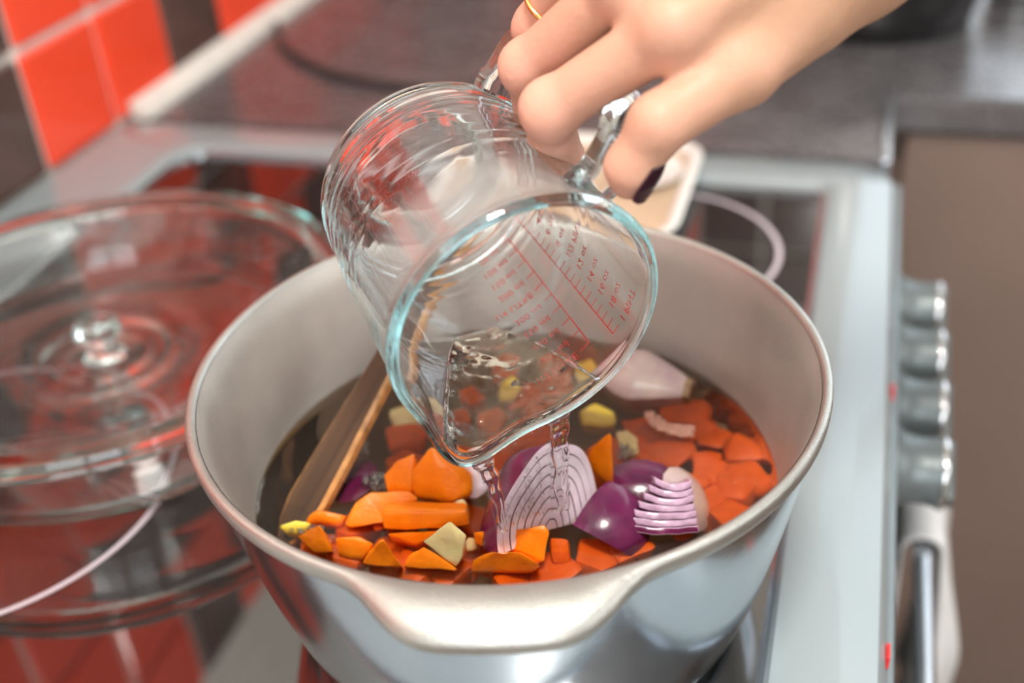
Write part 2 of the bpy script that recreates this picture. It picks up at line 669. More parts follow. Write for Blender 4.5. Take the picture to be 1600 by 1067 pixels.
for x0, x1 in ((.162, .66), (.664, 1.16), (1.164, 1.66)):
    d = box('door', (x0, YC + .010, FZ + .11), (x1, YC + .029, -.036), 'cabinet_brown', cb, .002)
    box('handle', (x1 - .06, YC - .012, -.20), (x1 - .045, YC + .011, -.09), 'trim_metal', d, .003)
cs = thing('corner_cabinet', 'narrow brown cabinet end beside the cooker under the metal-edged worktop', 'cabinet', (-.1, .8, FZ))
box('carcass', (XL + .01, .460, FZ + .1), (XC - .012, YB - .01, -.029), 'cabinet_brown', cs)
box('plinth', (XL + .01, .460, FZ), (XC - .06, YB - .01, FZ + .1), 'cabinet_brown', cs)
box('side_panel', (XC - .010, .460, FZ + .1), (XC + .006, YC + .008, -.030), 'cabinet_brown', cs, .001)

# ------------------------------------------------------------------ cooker
ck = thing('cooker', 'white enamel electric cooker with black glass hob and grey knobs', 'cooker', (-.16, .14, FZ))
FX0, FX1, FY0, FY1 = -.472, .152, -.168, .452
GX0, GX1, GY0, GY1 = -.392, .106, -.114, .399


def round_rect(x0, x1, y0, y1, r, n=6):
    """r: radii for corners (x1y1, x0y1, x0y0, x1y0)"""
    out = []
    for (cx, cy, a0), rr in zip(((x1, y1, 0), (x0, y1, 90), (x0, y0, 180), (x1, y0, 270)), r):
        sx = -1 if cx == x1 else 1
        sy = -1 if cy == y1 else 1
        for k in range(n + 1):
            a = math.radians(a0 + 90 * k / n)
            out.append((cx + sx * rr + rr * math.cos(a), cy + sy * rr + rr * math.sin(a)))
    return out


def ring_from(bm, loops):
    """loops: list of (list of xy, z) with equal counts, bridged in order"""
    rs = [[bm.verts.new((x, y, z)) for x, y in l] for l, z in loops]
    n = len(rs[0])
    for a, b in zip(rs[:-1], rs[1:]):
        for k in range(n):
            k2 = (k + 1) % n
            bm.faces.new((a[k], a[k2], b[k2], b[k]))
    return rs


def rr_out(i, rad=.03):
    return round_rect(FX0 + i * .3, FX1 - i, FY0 + i * .3, FY1 - i, (rad, .012, .012, rad))


def rr_in(i):
    return round_rect(GX0 - i, GX1 + i, GY0 - i, GY1 + i, (.008 + i, .030 + i, .012 + i, .012 + i))


bm = bmesh.new()
ring_from(bm, [(rr_in(.0), -.004), (rr_in(.0), .0045), (rr_in(.002), .0065), (rr_in(.006), .007),
               (rr_out(.020), .007), (rr_out(.0165), .0055), (rr_out(.010), .0035), (rr_out(.004), .001), (rr_out(.001), -.004), (rr_out(0), -.010), (rr_out(0), -.030)])
recalc(bm)
sm(link('hob_frame', bm, 'enamel', ck), 35)
# slim steel bead between glass and enamel
bm = bmesh.new()
ring_from(bm, [(rr_in(-.003), -.002), (rr_in(-.003), .0022), (rr_in(-.0015), .003), (rr_in(.0), .0022), (rr_in(.0), -.002)])
recalc(bm)
sm(link('hob_bead', bm, 'trim_metal', ck), 35)
bm = bmesh.new()
l = rr_in(-.002)
lo = [bm.verts.new((x, y, -.006)) for x, y in l]
hi = [bm.verts.new((x, y, 0)) for x, y in l]
bm.faces.new(hi)
bm.faces.new(lo[::-1])
for k in range(len(l)):
    k2 = (k + 1) % len(l)
    bm.faces.new((lo[k], lo[k2], hi[k2], hi[k]))
recalc(bm)
link('hob_glass', bm, 'hob_glass', ck)


def flat_ring(name, cx, cy, r, w, a0=0, a1=360, z=.0003, n=96):
    bm = bmesh.new()
    A, B = [], []
    for k in range(n + 1):
        a = math.radians(a0 + (a1 - a0) * k / n)
        A.append(bm.verts.new((cx + (r - w) * math.cos(a), cy + (r - w) * math.sin(a), z)))
        B.append(bm.verts.new((cx + r * math.cos(a), cy + r * math.sin(a), z)))
    for k in range(n):
        bm.faces.new((A[k], B[k], B[k + 1], A[k + 1]))
    return link(name, bm, 'hob_print', ck)


flat_ring('burner_ring', -.2845, .002, .0985, .0028, -65, 262)
flat_ring('burner_ring', 0, .302, .084, .0034)
flat_ring('burner_ring', 0, 0, .088, .003)

# body, control panel, oven door, handle
box('body', (FX0 + .002, FY0 + .004, FZ + .10), (.138, FY1 - .004, -.030), 'enamel', ck)
box('plinth', (FX0 + .03, FY0 + .01, FZ), (.10, FY1 - .01, FZ + .10), 'panel_grey', ck)
box('control_panel', (.138, FY0 + .004, -.098), (.156, FY1 - .004, -.012), 'panel_grey', ck, .003)
od = box('oven_door', (.138, FY0 + .004, -.60), (.158, FY1 - .004, -.104), 'trim_metal', ck, .004)
box('door_glass', (.1585, FY0 + .02, -.58), (.1635, FY1 - .02, -.112), 'oven_glass', od, .002)
box('warming_drawer', (.138, FY0 + .004, FZ + .11), (.156, FY1 - .004, -.606), 'enamel', ck, .004)
HX, HZ = .184, -.137
bm = bmesh.new()
bm_tube(bm, [(HX, FY0 + .03, HZ), (HX, FY1 - .03, HZ)], .006, 16)
hd = sm(link('door_handle', bm, 'trim_metal', ck), 50)
for y in (FY0 + .06, FY1 - .05):
    bm = bmesh.new()
    bm_tube(bm, [(.160, y, HZ), (HX, y, HZ)], .005, 12)
    sm(link('bracket', bm, 'trim_metal', hd), 50)


def knob(y, z=-.056):
    xf = Matrix.Translation((.156, y, z)) @ Matrix.Rotation(PI / 2, 4, 'Y')
    bm = bmesh.new()
    bm_lathe(bm, [(0, 0), (.0235, 0), (.0235, .003), (.0205, .006), (.0185, .012), (.0185, .020), (.0195, .026), (.0195, .0285), (0, .0285)], 40, xf=xf)
    # finger grip bar across the face
    b2 = bmesh.new()
    bm_box(b2, (-.0055, -.019, .020), (.0055, .019, .0335), .002)
    for v in b2.verts:
        v.co = xf @ (Matrix.Rotation(.35, 4, 'Z') @ v.co)
    me = bpy.data.meshes.new('t')
    b2.to_mesh(me)
    b2.free()
    bm.from_mesh(me)
    recalc(bm)
    k = sm(link('knob', bm, 'knob_grey', ck), 35)
    bm = bmesh.new()
    bm_lathe(bm, [(.0198, .0255), (.0206, .0262), (.0206, .0282), (.0196, .0292), (.0182, .0290), (.0182, .0255), (.0198, .0255)], 40, xf=xf)
    recalc(bm)
    sm(link('chrome_cap', bm, 'chrome', k), 50)
    return k


for y in (.349, .290, .2345, .180):
    knob(y)
for y in (.182, -.002):
    box('indicator_mark', (.1515, y - .004, -.0115), (.1532, y + .004, -.0045), 'mark_red', ck, .0006)

# towel over the oven handle
tw = bmesh.new()
NY, NS = 22, 40
path = []
for k in range(NS + 1):
    t = k / NS
    if t < .35:
        path.append((HX - .0105, HZ - .20 * (1 - t / .35)))
    elif t < .5:
        a = PI - (t - .35) / .15 * PI
        path.append((HX + .0105 * math.cos(a), HZ + .0105 * math.sin(a)))
    else:
        path.append((HX + .0105 + .004 * math.sin((t - .5) * 6), HZ - (t - .5) / .5 * .27))
g = []
for j in range(NY + 1):
    y = .205 + .165 * j / NY
    row = []
    for k, (x, z) in enumerate(path):
        t = k / NS
        out = 1 if t > .5 else -.02
        fold = .007 * math.sin(j * 1.05 + z * 9) + .004 * math.sin(j * 2.3 + 1)
        amp = min(1, max(0, abs(z - HZ) / .10))
        row.append(tw.verts.new((x + out * (.008 * amp + fold * amp), y + .012 * math.sin(z * 11) * amp, z)))
    g.append(row)
for j in range(NY):
    for k in range(NS):
        tw.faces.new((g[j][k], g[j + 1][k], g[j + 1][k + 1], g[j][k + 1]))
recalc(tw)
bmesh.ops.solidify(tw, geom=tw.faces[:], thickness=.0022)
tag(link('tea_towel', tw, 'cloth_white', smooth=True), 'white tea towel hanging over the oven door handle below the knobs', 'towel')

# ------------------------------------------------------------------ the cooking pot
pot = thing('cooking_pot', 'large cast aluminium pot full of broth and vegetables on the front burner', 'pot', (0, 0, .0005))
out_prof = [(.084, .0006), (.0885, .002), (.0935, .0075), (.098, .018), (.102, .032), (.1065, .050), (.1115, .074), (.1158, .096), (.1182, .108)]
in_prof = [(.1165, .1135), (.1138, .1065), (.1115, .096), (.1070, .074), (.1025, .050), (.0975, .030), (.0925, .016), (.086, .008), (.078, .0055)]


def resample(p, n):
    v = smooth_path([(r, 0, z) for r, z in p], n)
    return [(q.x, q.z) for q in v]


LUG = -PI / 2 + math.radians(14.5)


def lug(p, a, r, z):
    """lug handle fields: flare of the rim outward towards the two ears"""
    return p


po = resample(out_prof, 4)
pi_ = resample(in_prof, 4)
bm = bmesh.new()
bm_lathe(bm, [(0, .0006)] + po, 128)
recalc(bm)
sm(link('outer_wall', bm, 'alu_out', pot), 60)
bm = bmesh.new()
bm_lathe(bm, pi_ + [(0, .0055)], 128)
for f in bm.faces:
    f.normal_flip()
sm(link('inner_wall', bm, 'alu_in', pot), 60)


def ear(a):
    """0..1 how far the rim widens at angle a into one of the two lug handles"""
    v = 0
    for c0 in (LUG, LUG + PI):
        d = abs((a - c0 + PI) % (2 * PI) - PI)
        v = max(v, 1 - min(1, max(0, (d - math.radians(6)) / math.radians(20))))
    return v ** 3 * (v * (6 * v - 15) + 10)


bm = bmesh.new()
NA = 192
rings = []
for k in range(NA):
    a = 2 * PI * k / NA
    e = ear(a)
    ex = .0165 * e
    drop = .0022 * e
    sec = [(.1163, .1125), (.1172, .1146), (.1182, .1152), (.1196 + ex * .3, .1151), (.1203 + ex * .8, .1145 - drop * .4), (.1206 + ex, .1130 - drop), (.1204 + ex, .1100 - drop * 1.6),
           (.1198 + ex * .9, .1082 - drop * 1.7), (.1186 + ex * .45, .1070 - .001 * e), (.1178, .1062 - .004 * e), (.1168, .106 - .005 * e)]
    rings.append([bm.verts.new((r * math.cos(a), r * math.sin(a), z)) for r, z in sec])
ns = len(rings[0])
for k in range(NA):
    k2 = (k + 1) % NA
    for j in range(ns):
        j2 = (j + 1) % ns
        bm.faces.new((rings[k][j], rings[k2][j], rings[k2][j2], rings[k][j2]))
recalc(bm)
sm(link('rim_with_lug_handles', bm, 'alu_rim', pot), 60)

# broth
ZW = .0598
bm = bmesh.new()
wp = [(0, .0062)] + [(r - .0002, z) for r, z in reversed(pi_) if z < ZW - .001]
rw = .1047
wp += [(rw - .0010, ZW - .0012), (rw, ZW + .0006), (rw - .0012, ZW), (rw * .8, ZW), (rw * .4, ZW), (0, ZW)]
bm_lathe(bm, wp, 96)
recalc(bm)
tag(link('broth', bm, 'broth', smooth=True), 'murky brown cooking liquid filling the aluminium pot halfway', 'liquid')
bpy.data.objects['broth'].data.set_sharp_from_angle(angle=math.radians(40))


# ------------------------------------------------------------------ vegetables
def away(d, b):
    """horizontal vector away from the viewpoint plus a drop"""
    h = Vector((FW.x, FW.y, 0)).normalized()
    return h * d + Vector((0, 0, -b))


def hull_obj(name, pts, mat, bev=.0014, seg=2, parent=None):
    bm = bmesh.new()
    for p in pts:
        bm.verts.new(p)
    r = bmesh.ops.convex_hull(bm, input=bm.verts[:])
    kill = [g for g in r['geom_interior'] if isinstance(g, bmesh.types.BMVert)]
    kill += [v for v in bm.verts if not v.link_faces and v not in kill]
    if kill:
        bmesh.ops.delete(bm, geom=list(set(kill)), context='VERTS')
    bmesh.ops.dissolve_limit(bm, angle_limit=math.radians(14), verts=bm.verts[:], edges=bm.edges[:])
    bmesh.ops.bevel(bm, geom=bm.edges[:], offset=bev, segments=seg, affect='EDGES', profile=.6, clamp_overlap=True)
    bmesh.ops.triangulate(bm, faces=bm.faces[:])
    bmesh.ops.subdivide_edges(bm, edges=[e for e in bm.edges if e.calc_length() > .003], cuts=2, use_grid_fill=True)
    bmesh.ops.triangulate(bm, faces=bm.faces[:])
    recalc(bm)
    bm.normal_update()
    for v in bm.verts:
        n1 = noise.noise(v.co * 120) * .0010 + noise.noise(v.co * 420) * .00022
        v.co += v.normal * n1
    c = sum((v.co for v in bm.verts), Vector()) / len(bm.verts)
    for v in bm.verts:
        v.co -= c
    recalc(bm)
    o = link(name, bm, mat, parent)
    o.location = c
    return sm(o, 38)


def chunk(name, label, pts, a=.012, b=.012, mat='carrot', shrink=.85, bev=.0018, cat='carrot', group='carrot chunks in the pot'):
    P = [atz(x, y, z) for x, y, z in pts]
    c = sum(P, Vector()) / len(P)
    off = away(a, b)
    Q = [c + (p - c) * shrink + off for p in P]
    o = hull_obj(name, P + Q, mat, bev)
    return tag(o, label, cat, group)


CK = 'carrot_chunk'
chunk(CK, 'large bright carrot chunk with a raised point just left of the pouring spout',
      [(672, 692, .086), (636, 745, .070), (648, 775, .064), (700, 784, .064), (740, 770, .066), (738, 740, .070), (712, 716, .078)], .010, .014)
chunk(CK, 'rounded carrot chunk leaning against the left side of the pointed chunk',
      [(647, 707, .079), (618, 722, .075), (600, 742, .069), (606, 770, .064), (640, 779, .063), (654, 740, .070)], .011, .012)
chunk(CK, 'slanting carrot slice above and left of the long flat carrot stick',
      [(580, 768, .070), (640, 767, .070), (652, 779, .067), (602, 816, .062), (546, 823, .061), (538, 818, .061), (558, 786, .067)], .008, .010)
chunk(CK, 'long flat carrot stick with a bright straight front face, left of the onion half',
      [(596, 796, .073), (660, 792, .074), (732, 797, .073), (735, 821, .066), (650, 829, .065), (599, 828, .065)], .012, .006, shrink=.95)
chunk(CK, 'carrot chunk tucked under the long flat carrot stick',
      [(604, 833, .067), (660, 826, .067), (694, 828, .067), (652, 851, .061), (612, 844, .062)], .008, .012)
chunk(CK, 'small pointed carrot wedge nearest the lower left rim beside the foam',
      [(497, 817, .077), (521, 863, .064), (464, 838, .065), (490, 862, .062)], .010, .012)
chunk(CK, 'half sunk carrot chunk between the wooden spoon and the front wedge',
      [(486, 797, .0645), (545, 803, .0615), (532, 824, .058), (476, 816, .059)], .008, .010)
chunk(CK, 'carrot chunk at the front rim right of the small pointed wedge',
      [(521, 838, .067), (560, 837, .067), (583, 850, .065), (566, 874, .058), (526, 870, .058)], .010, .010)
chunk(CK, 'triangular carrot wedge at the front rim below the slanting slice',
      [(597, 841, .075), (630, 886, .062), (566, 880, .060), (577, 860, .066)], .010, .012)
chunk(CK, 'carrot wedge at the front rim under the pale potato cube',
      [(662, 853, .069), (714, 890, .060), (628, 886, .060), (640, 868, .064)], .010, .012)
chunk(CK, 'wide carrot slice at the very front rim below the wet carrot block',
      [(738, 874, .066), (772, 862, .071), (812, 862, .071), (850, 886, .063), (832, 896, .058), (734, 896, .058)], .012, .010)
chunk(CK, 'water-splashed carrot block in front of the big onion half',
      [(738, 832, .070), (800, 826, .072), (850, 822, .072), (857, 832, .070), (853, 878, .060), (838, 882, .058), (780, 856, .062), (742, 850, .064)], .012, .010)
chunk(CK, 'upright pointed carrot slice right behind the big onion half',
      [(957, 671, .090), (922, 699, .079), (917, 736, .066), (960, 765, .058), (963, 720, .072)], .010, .008)
chunk(CK, 'carrot piece under the wet block between potato and purple onion',
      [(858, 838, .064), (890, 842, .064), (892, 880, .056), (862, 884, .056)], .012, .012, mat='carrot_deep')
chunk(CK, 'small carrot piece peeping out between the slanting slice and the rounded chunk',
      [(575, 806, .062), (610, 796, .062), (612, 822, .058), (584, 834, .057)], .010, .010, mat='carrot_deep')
# submerged
SUB = [
    ('sunk carrot chunk below the pale shallot end', [(1024, 640, .056), (1062, 620, .0575), (1100, 621, .0575), (1116, 640, .056), (1108, 664, .052), (1040, 660, .053)]),
    ('sunk carrot slice under the strip of pink foam', [(968, 655, .0565), (1010, 650, .057), (1060, 664, .0565), (1072, 682, .054), (1020, 692, .052), (978, 680, .053)]),
    ('sunk broad carrot piece above the dark purple petal', [(1000, 694, .056), (1044, 682, .057), (1086, 690, .0565), (1090, 705, .055), (1060, 732, .051), (1008, 722, .052)]),
    ('sunk small carrot cube right of the translucent onion ring', [(1076, 708, .0565), (1100, 703, .057), (1130, 708, .0565), (1126, 735, .053), (1086, 738, .052)]),
    ('sunk carrot chunk at the right near the pot wall', [(1128, 690, .056), (1150, 672, .057), (1176, 684, .0565), (1202, 716, .055), (1180, 726, .053), (1132, 722, .053)]),
    ('large sunk carrot chunk closest to the right rim', [(1132, 722, .0575), (1180, 720, .058), (1214, 748, .057), (1196, 776, .053), (1160, 778, .053), (1140, 752, .055)]),
    ('sunk carrot sliver left of the large right chunk', [(1075, 738, .0555), (1100, 736, .056), (1120, 748, .055), (1100, 764, .052), (1078, 756, .053)]),
    ('sunk carrot piece beside the layered onion wedge', [(1098, 760, .056), (1130, 752, .0565), (1160, 768, .0555), (1146, 798, .051), (1100, 800, .051)]),
    ('sunk rounded carrot slice behind the layered onion wedge', [(984, 770, .058), (1012, 760, .0588), (1040, 764, .0585), (1030, 790, .056), (996, 812, .053), (986, 796, .055)]),
    ('sunk carrot piece between foam strip and right pot wall', [(1088, 660, .055), (1116, 662, .0555), (1150, 676, .055), (1128, 702, .051), (1090, 694, .052)]),
    ('sunk reddish carrot seen left of the jug above the bubbles', [(600, 668, .055), (640, 650, .0555), (670, 672, .0555), (660, 712, .051), (606, 706, .051)]),
    ('sunk carrot seen through the jug nearest its centre', [(762, 566, .056), (790, 552, .058), (812, 560, .058), (806, 590, .054), (770, 592, .054)]),
    ('sunk carrot seen through the jug below the scale', [(838, 560, .057), (868, 546, .058), (900, 556, .058), (896, 590, .053), (846, 592, .053)]),
    ('sunk carrot seen through the falling water behind the onion half', [(760, 690, .057), (810, 676, .0585), (880, 684, .058), (900, 705, .055), (820, 716, .052), (770, 712, .053)]),
    ('sunk carrot at the foot of the left water stream', [(690, 770, .058), (730, 768, .0585), (742, 792, .056), (700, 800, .054)]),
]
sub_r = random.Random(8)
for lab, pts in SUB:
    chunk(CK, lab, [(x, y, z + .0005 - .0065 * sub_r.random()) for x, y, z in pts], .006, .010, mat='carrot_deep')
# the layer that lies just under the surface between the pieces above
bed_r = random.Random(5)
BED = [
    (500, 850, 'behind the small pointed wedge at the left rim'), (545, 855, 'under the front rim chunk right of the pointed wedge'), (560, 815, 'below the slanting carrot slice'),
    (610, 862, 'between the triangular wedge and the long stick'), (650, 880, 'behind the wedge under the potato cube'), (700, 885, 'at the front rim below the potato cube'),
    (720, 850, 'right of the yellow potato cube'), (690, 806, 'below the large pointed chunk'), (770, 850, 'behind the wide slice at the very front rim'),
    (805, 895, 'hidden under the wide slice at the very front rim'), (866, 890, 'between the wet block and the purple onion chunk'), (740, 805, 'at the foot of the big onion half'),
    (625, 800, 'under the left end of the long flat stick'), (700, 725, 'behind the large pointed chunk under the spout'), (640, 715, 'behind the rounded chunk left of the spout'),
    (785, 715, 'behind the left shoulder of the big onion half'), (930, 745, 'below the upright pointed slice'), (945, 700, 'behind the upright pointed slice'),
    (1010, 720, 'beside the beige potato with bubbles'), (1110, 720, 'right of the small sunk cube'), (1150, 745, 'left of the largest chunk at the right rim'),
    (1060, 785, 'behind the striped onion wedge'), (1120, 780, 'right of the striped onion wedge'), (1150, 802, 'low at the right rim beside the striped wedge'),
    (1000, 690, 'above the dark purple petal'), (1090, 655, 'under the right end of the pink foam'), (850, 640, 'seen through the water in the jug lip'),
    (770, 650, 'seen through the jug spout'), (700, 650, 'seen through the left side of the jug mouth'), (932, 864, 'under the purple onion chunk'), (985, 850, 'between the purple chunk and the striped wedge'),
    (820, 612, 'seen through the middle of the jug above its water'), (872, 604, 'seen through the jug right of its middle'), (735, 610, 'seen through the jug left of its middle'), (838, 672, 'behind the right water stream')]
for i, (x, y, where) in enumerate(BED):
    z = .0568 - .004 * bed_r.random()
    c = atz(x, y, z)
    rr_ = .0085 + .003 * bed_r.random()
    ang = bed_r.uniform(0, PI)
    P = []
    for q in range(5):
        a_ = ang + q * 2 * PI / 5 + bed_r.uniform(-.25, .25)
        P.append(c + Vector((rr_ * math.cos(a_), rr_ * math.sin(a_), bed_r.uniform(-.006, .0025))))
    Q = [c + (p - c) * .8 + Vector((bed_r.uniform(-.003, .003), bed_r.uniform(-.003, .003), -.011)) for p in P]
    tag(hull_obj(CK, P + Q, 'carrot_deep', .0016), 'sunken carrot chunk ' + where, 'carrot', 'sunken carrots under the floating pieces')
PG = 'potato pieces in the pot'
chunk('potato_piece', 'pale yellow potato cube with a sharp corner at the front rim',
      [(702, 814, .084), (727, 836, .076), (722, 868, .066), (712, 884, .060), (684, 864, .066), (661, 846, .072)], .010, .010, 'potato', cat='potato', group=PG, shrink=.9)
chunk('potato_piece', 'small pale potato sliver right of the yellow potato cube',
      [(726, 840, .066), (744, 836, .066), (748, 858, .060), (728, 864, .059)], .008, .010, 'potato', cat='potato', group=PG)
chunk('potato_piece', 'yellow green potato piece just right of the jug rim',
      [(902, 640, .060), (930, 628, .062), (962, 644, .060), (966, 662, .058), (940, 668, .056), (910, 664, .056)], .008, .012, 'potato_yellow', cat='potato', group=PG)
chunk('potato_piece', 'sunk beige potato piece with bubbles behind the pointed carrot slice',
      [(962, 674, .0575), (980, 668, .0583), (998, 684, .0575), (998, 708, .055), (972, 712, .055)], .006, .012, 'potato', cat='potato', group=PG)
chunk('potato_piece', 'yellow potato piece seen through the jug near its far wall',
      [(896, 566, .058), (925, 556, .060), (944, 578, .059), (930, 600, .056), (902, 596, .056)], .008, .012, 'potato_yellow', cat='potato', group=PG)
chunk('potato_piece', 'yellow potato piece seen through the jug beside the water in it',
      [(780, 596, .0595), (800, 588, .061), (815, 604, .060), (806, 622, .057), (784, 620, .057)], .008, .012, 'potato_yellow', cat='potato', group=PG)
chunk('potato_piece', 'greenish potato piece at the foam on the left rim',
      [(434, 822, .061), (462, 812, .062), (486, 816, .062), (478, 832, .058), (446, 834, .058)], .006, .010, 'potato_yellow', cat='potato', group=PG)
chunk('potato_piece', 'sunk pale potato piece left of the jug beside the wooden spoon',
      [(606, 640, .056), (640, 628, .057), (664, 646, .056), (650, 672, .052), (614, 670, .052)], .006, .012, 'potato', cat='potato', group=PG)
chunk('potato_piece', 'little potato crumb below the pointed carrot chunk by the left stream',
      [(707, 783, .067), (724, 778, .067), (732, 792, .064), (712, 796, .063)], .005, .008, 'potato', cat='potato', group=PG)


def frame_from(zdir, xhint):
    z = Vector(zdir).normalized()
    x = Vector(xhint)
    x = (x - z * x.dot(z)).normalized()
    y = z.cross(x)
    return Matrix((x, y, z)).transposed()


def onion_layers(parent, radii, M3, org, scale, th0, th1, ph0, ph1, gap=.0006, nth=18, nph=14, wob=.0):
    """nested shells r_k..r_k+1; polar angle th about local z, azimuth ph; every shell its own mesh with purple outside and pale cut faces"""
    rnd = random.Random(int(len(radii) * 13 + th1 * 100))
    for i in range(len(radii) - 1):
        r1, r0 = radii[i], radii[i + 1] + (gap if i < len(radii) - 2 else 0)
        bm = bmesh.new()
        dth = rnd.uniform(-.012, .012)

        def pt(r, th, ph):
            w = 1 + wob * math.sin(3 * ph + 5 * th)
            return org + M3 @ Vector((scale[0] * r * w * math.sin(th) * math.cos(ph), scale[1] * r * w * math.sin(th) * math.sin(ph), scale[2] * r * w * math.cos(th)))
        G = [[[bm.verts.new(pt(r, th0 + (th1 - th0) * a / nth, ph0 + dth + (ph1 - ph0) * b / nph)) for b in range(nph + 1)] for a in range(nth + 1)] for r in (r0, r1)]
        for a in range(nth):
            for b in range(nph):
                f = bm.faces.new((G[1][a][b], G[1][a + 1][b], G[1][a + 1][b + 1], G[1][a][b + 1]))
                f.material_index = 1
                f = bm.faces.new((G[0][a][b], G[0][a][b + 1], G[0][a + 1][b + 1], G[0][a + 1][b]))
                f.material_index = 1 if i > 1 else 0
        for a in range(nth):
            for b, s in ((0, 1), (nph, -1)):
                q = (G[0][a][b], G[0][a + 1][b], G[1][a + 1][b], G[1][a][b])
                bm.faces.new(q if s > 0 else q[::-1])
        for b in range(nph):
            for a, s in ((0, 1), (nth, -1)):
                q = (G[0][a][b], G[1][a][b], G[1][a][b + 1], G[0][a][b + 1])
                bm.faces.new(q if s > 0 else q[::-1])
        bmesh.ops.remove_doubles(bm, verts=bm.verts[:], dist=1e-6)
        recalc(bm)
        sm(link('onion_layer', bm, ['onion_flesh', 'onion_skin'], parent), 40)


OG = 'red onion pieces in the pot'
# big half, cut face towards the viewer's right
oc = atz(862, 838, .062) + away(.004, 0)
on1 = thing('red_onion', 'big halved red onion with pale ringed cut face under the pouring water', 'onion', oc, OG)
hx = Vector((FW.x, FW.y, 0)).normalized()
nrm = (-hx * .72 + RT * .74 + Vector((0, 0, .42))).normalized()   # outward normal of the cut face
MB = frame_from(Vector((0, 0, 1)) + RT * .06 + hx * .35, nrm)       # local z up, local x = cut normal
onion_layers(on1, [.0262, .0231, .0198, .0166, .0131, .0098, .0062, .0030, .0001], MB, oc, (.95, 1.03, 1.27), .02, 1.66, PI / 2, 3 * PI / 2, gap=.0004, nth=30, nph=16, wob=.035)
# purple chunk in front of it
VD = (Vector((0, 0, .80)) + hx * .60).normalized()
oc2 = atz(944, 842, .060) + away(.014, .010)
on2 = thing('red_onion', 'deep purple onion chunk with smooth outer skin at the front rim', 'onion', oc2, OG)
zl = (RT * .50 + VD * .80 + FW * .10).normalized()
cdir = (-hx * .62 + Vector((0, 0, .70)) + RT * .22).normalized()
xl_ = (cdir - zl * cdir.dot(zl)).normalized()
MB = frame_from(zl, xl_)
onion_layers(on2, [.0225, .0185, .0148, .0112], MB, oc2, (1.0, .95, 1.0), .62, 1.72, -.72, .74, gap=.0003, nth=16, nph=14, wob=.02)
# layered wedge right
oc3 = atz(1046, 846, .0610) + away(.004, .0)
on3 = thing('red_onion', 'striped red onion wedge with stacked layers beside the front right rim', 'onion', oc3, OG)
VD = (Vector((0, 0, .80)) + hx * .60).normalized()
ND = RT.cross(VD).normalized()
if ND.dot(FW) < 0:
    ND = -ND
NW = 7
for i in range(NW):
    # curved slabs, stacked, the purple skin lowest
    bm = bmesh.new()
    n = 14
    f0 = i / NW
    xl, xr = -.0150 + .0142 * f0 ** 1.15, .0118 - .0012 * f0
    grid = []
    for s_ in (0, 1):
        rows = []
        for k in range(n + 1):
            u = k / n
            r = []
            for q in (0, 1, 2):
                v = q / 2
                w_ = .0007 * noise.noise(Vector((u * 4, i * 3.1, q)))
                sag = .0030 * ((u - .55) ** 2) * 4 * (.4 + f0)
                p = oc3 + RT * (xl + (xr - xl) * u) + VD * (.0027 * (i + s_ * .955) + sag * .55 + w_ * .7) + ND * (.013 * v - .0016 * math.sin(u * PI) + .0006 * (i % 2) + .0008 * f0)
                r.append(bm.verts.new(p))
            rows.append(r)
        grid.append(rows)
    for k in range(n):
        for q in range(2):
            f = bm.faces.new((grid[1][k][q], grid[1][k + 1][q], grid[1][k + 1][q + 1], grid[1][k][q + 1]))
            f.material_index = 0 if i == NW - 1 else 1
            f = bm.faces.new((grid[0][k][q], grid[0][k][q + 1], grid[0][k + 1][q + 1], grid[0][k + 1][q]))
            f.material_index = 1
        f = bm.faces.new((grid[0][k][0], grid[0][k + 1][0], grid[1][k + 1][0], grid[1][k][0]))
        f.material_index = 1 if i == 0 else 0
        f = bm.faces.new((grid[0][k][2], grid[1][k][2], grid[1][k + 1][2], grid[0][k + 1][2]))
    for k in (0, n):
        for q in range(2):
            bm.faces.new((grid[0][k][q], grid[1][k][q], grid[1][k][q + 1], grid[0][k][q + 1]))
    recalc(bm)
    bmesh.ops.bevel(bm, geom=[e for e in bm.edges if e.calc_face_angle(0) > .6], offset=.00035, segments=1, affect='EDGES')
    sm(link('onion_layer', bm, ['onion_lilac', 'onion_skin'], on3), 45)


def petal(label, px, py, z, r, axis, xh, th1, thick, scale=(1, 1, 1), mats=('onion_flesh', 'onion_skin'), ph=(0, 2 * PI - .01), off=(.006, .010)):
    c = atz(px, py, z) + away(*off)
    t = thing('red_onion', label, 'onion', c, OG)
    onion_layers(t, [r, r - thick], frame_from(axis, xh), c, scale, .0, th1, *ph, gap=0)
    return t


petal('dark purple onion petal floating behind the striped onion wedge', 1000, 742, .0605, .017, Vector((0, 0, 1)) - hx * .3, RT, .80, .003, (1.2, .9, .75), off=(.0, .010))
pt_ = petal('thin translucent onion ring petal beside the dark purple petal', 1050, 764, .0585, .017, Vector((0, 0, .8)) - hx * .2 + RT * .7, RT, .9, .0022, (1, 1.1, .8), off=(.0, .010))
for ch in pt_.children:
    ch.data.materials[1] = MATS['onion_pale']
pt_ = petal('white onion petal left of the big onion half behind the left stream', 752, 745, .066, .012, -hx * .5 + Vector((0, 0, .7)) - RT * .4, RT, .8, .0025, (1, 1, 1), off=(.006, .008))
for ch in pt_.children:
    ch.data.materials[1] = MATS['onion_flesh']
petal('sunk purple onion petal beside the wooden spoon', 560, 745, .0575, .016, Vector((0, 0, 1)) - RT * .3, RT, .75, .003, (1.0, 1.2, .7), off=(.0, .010))
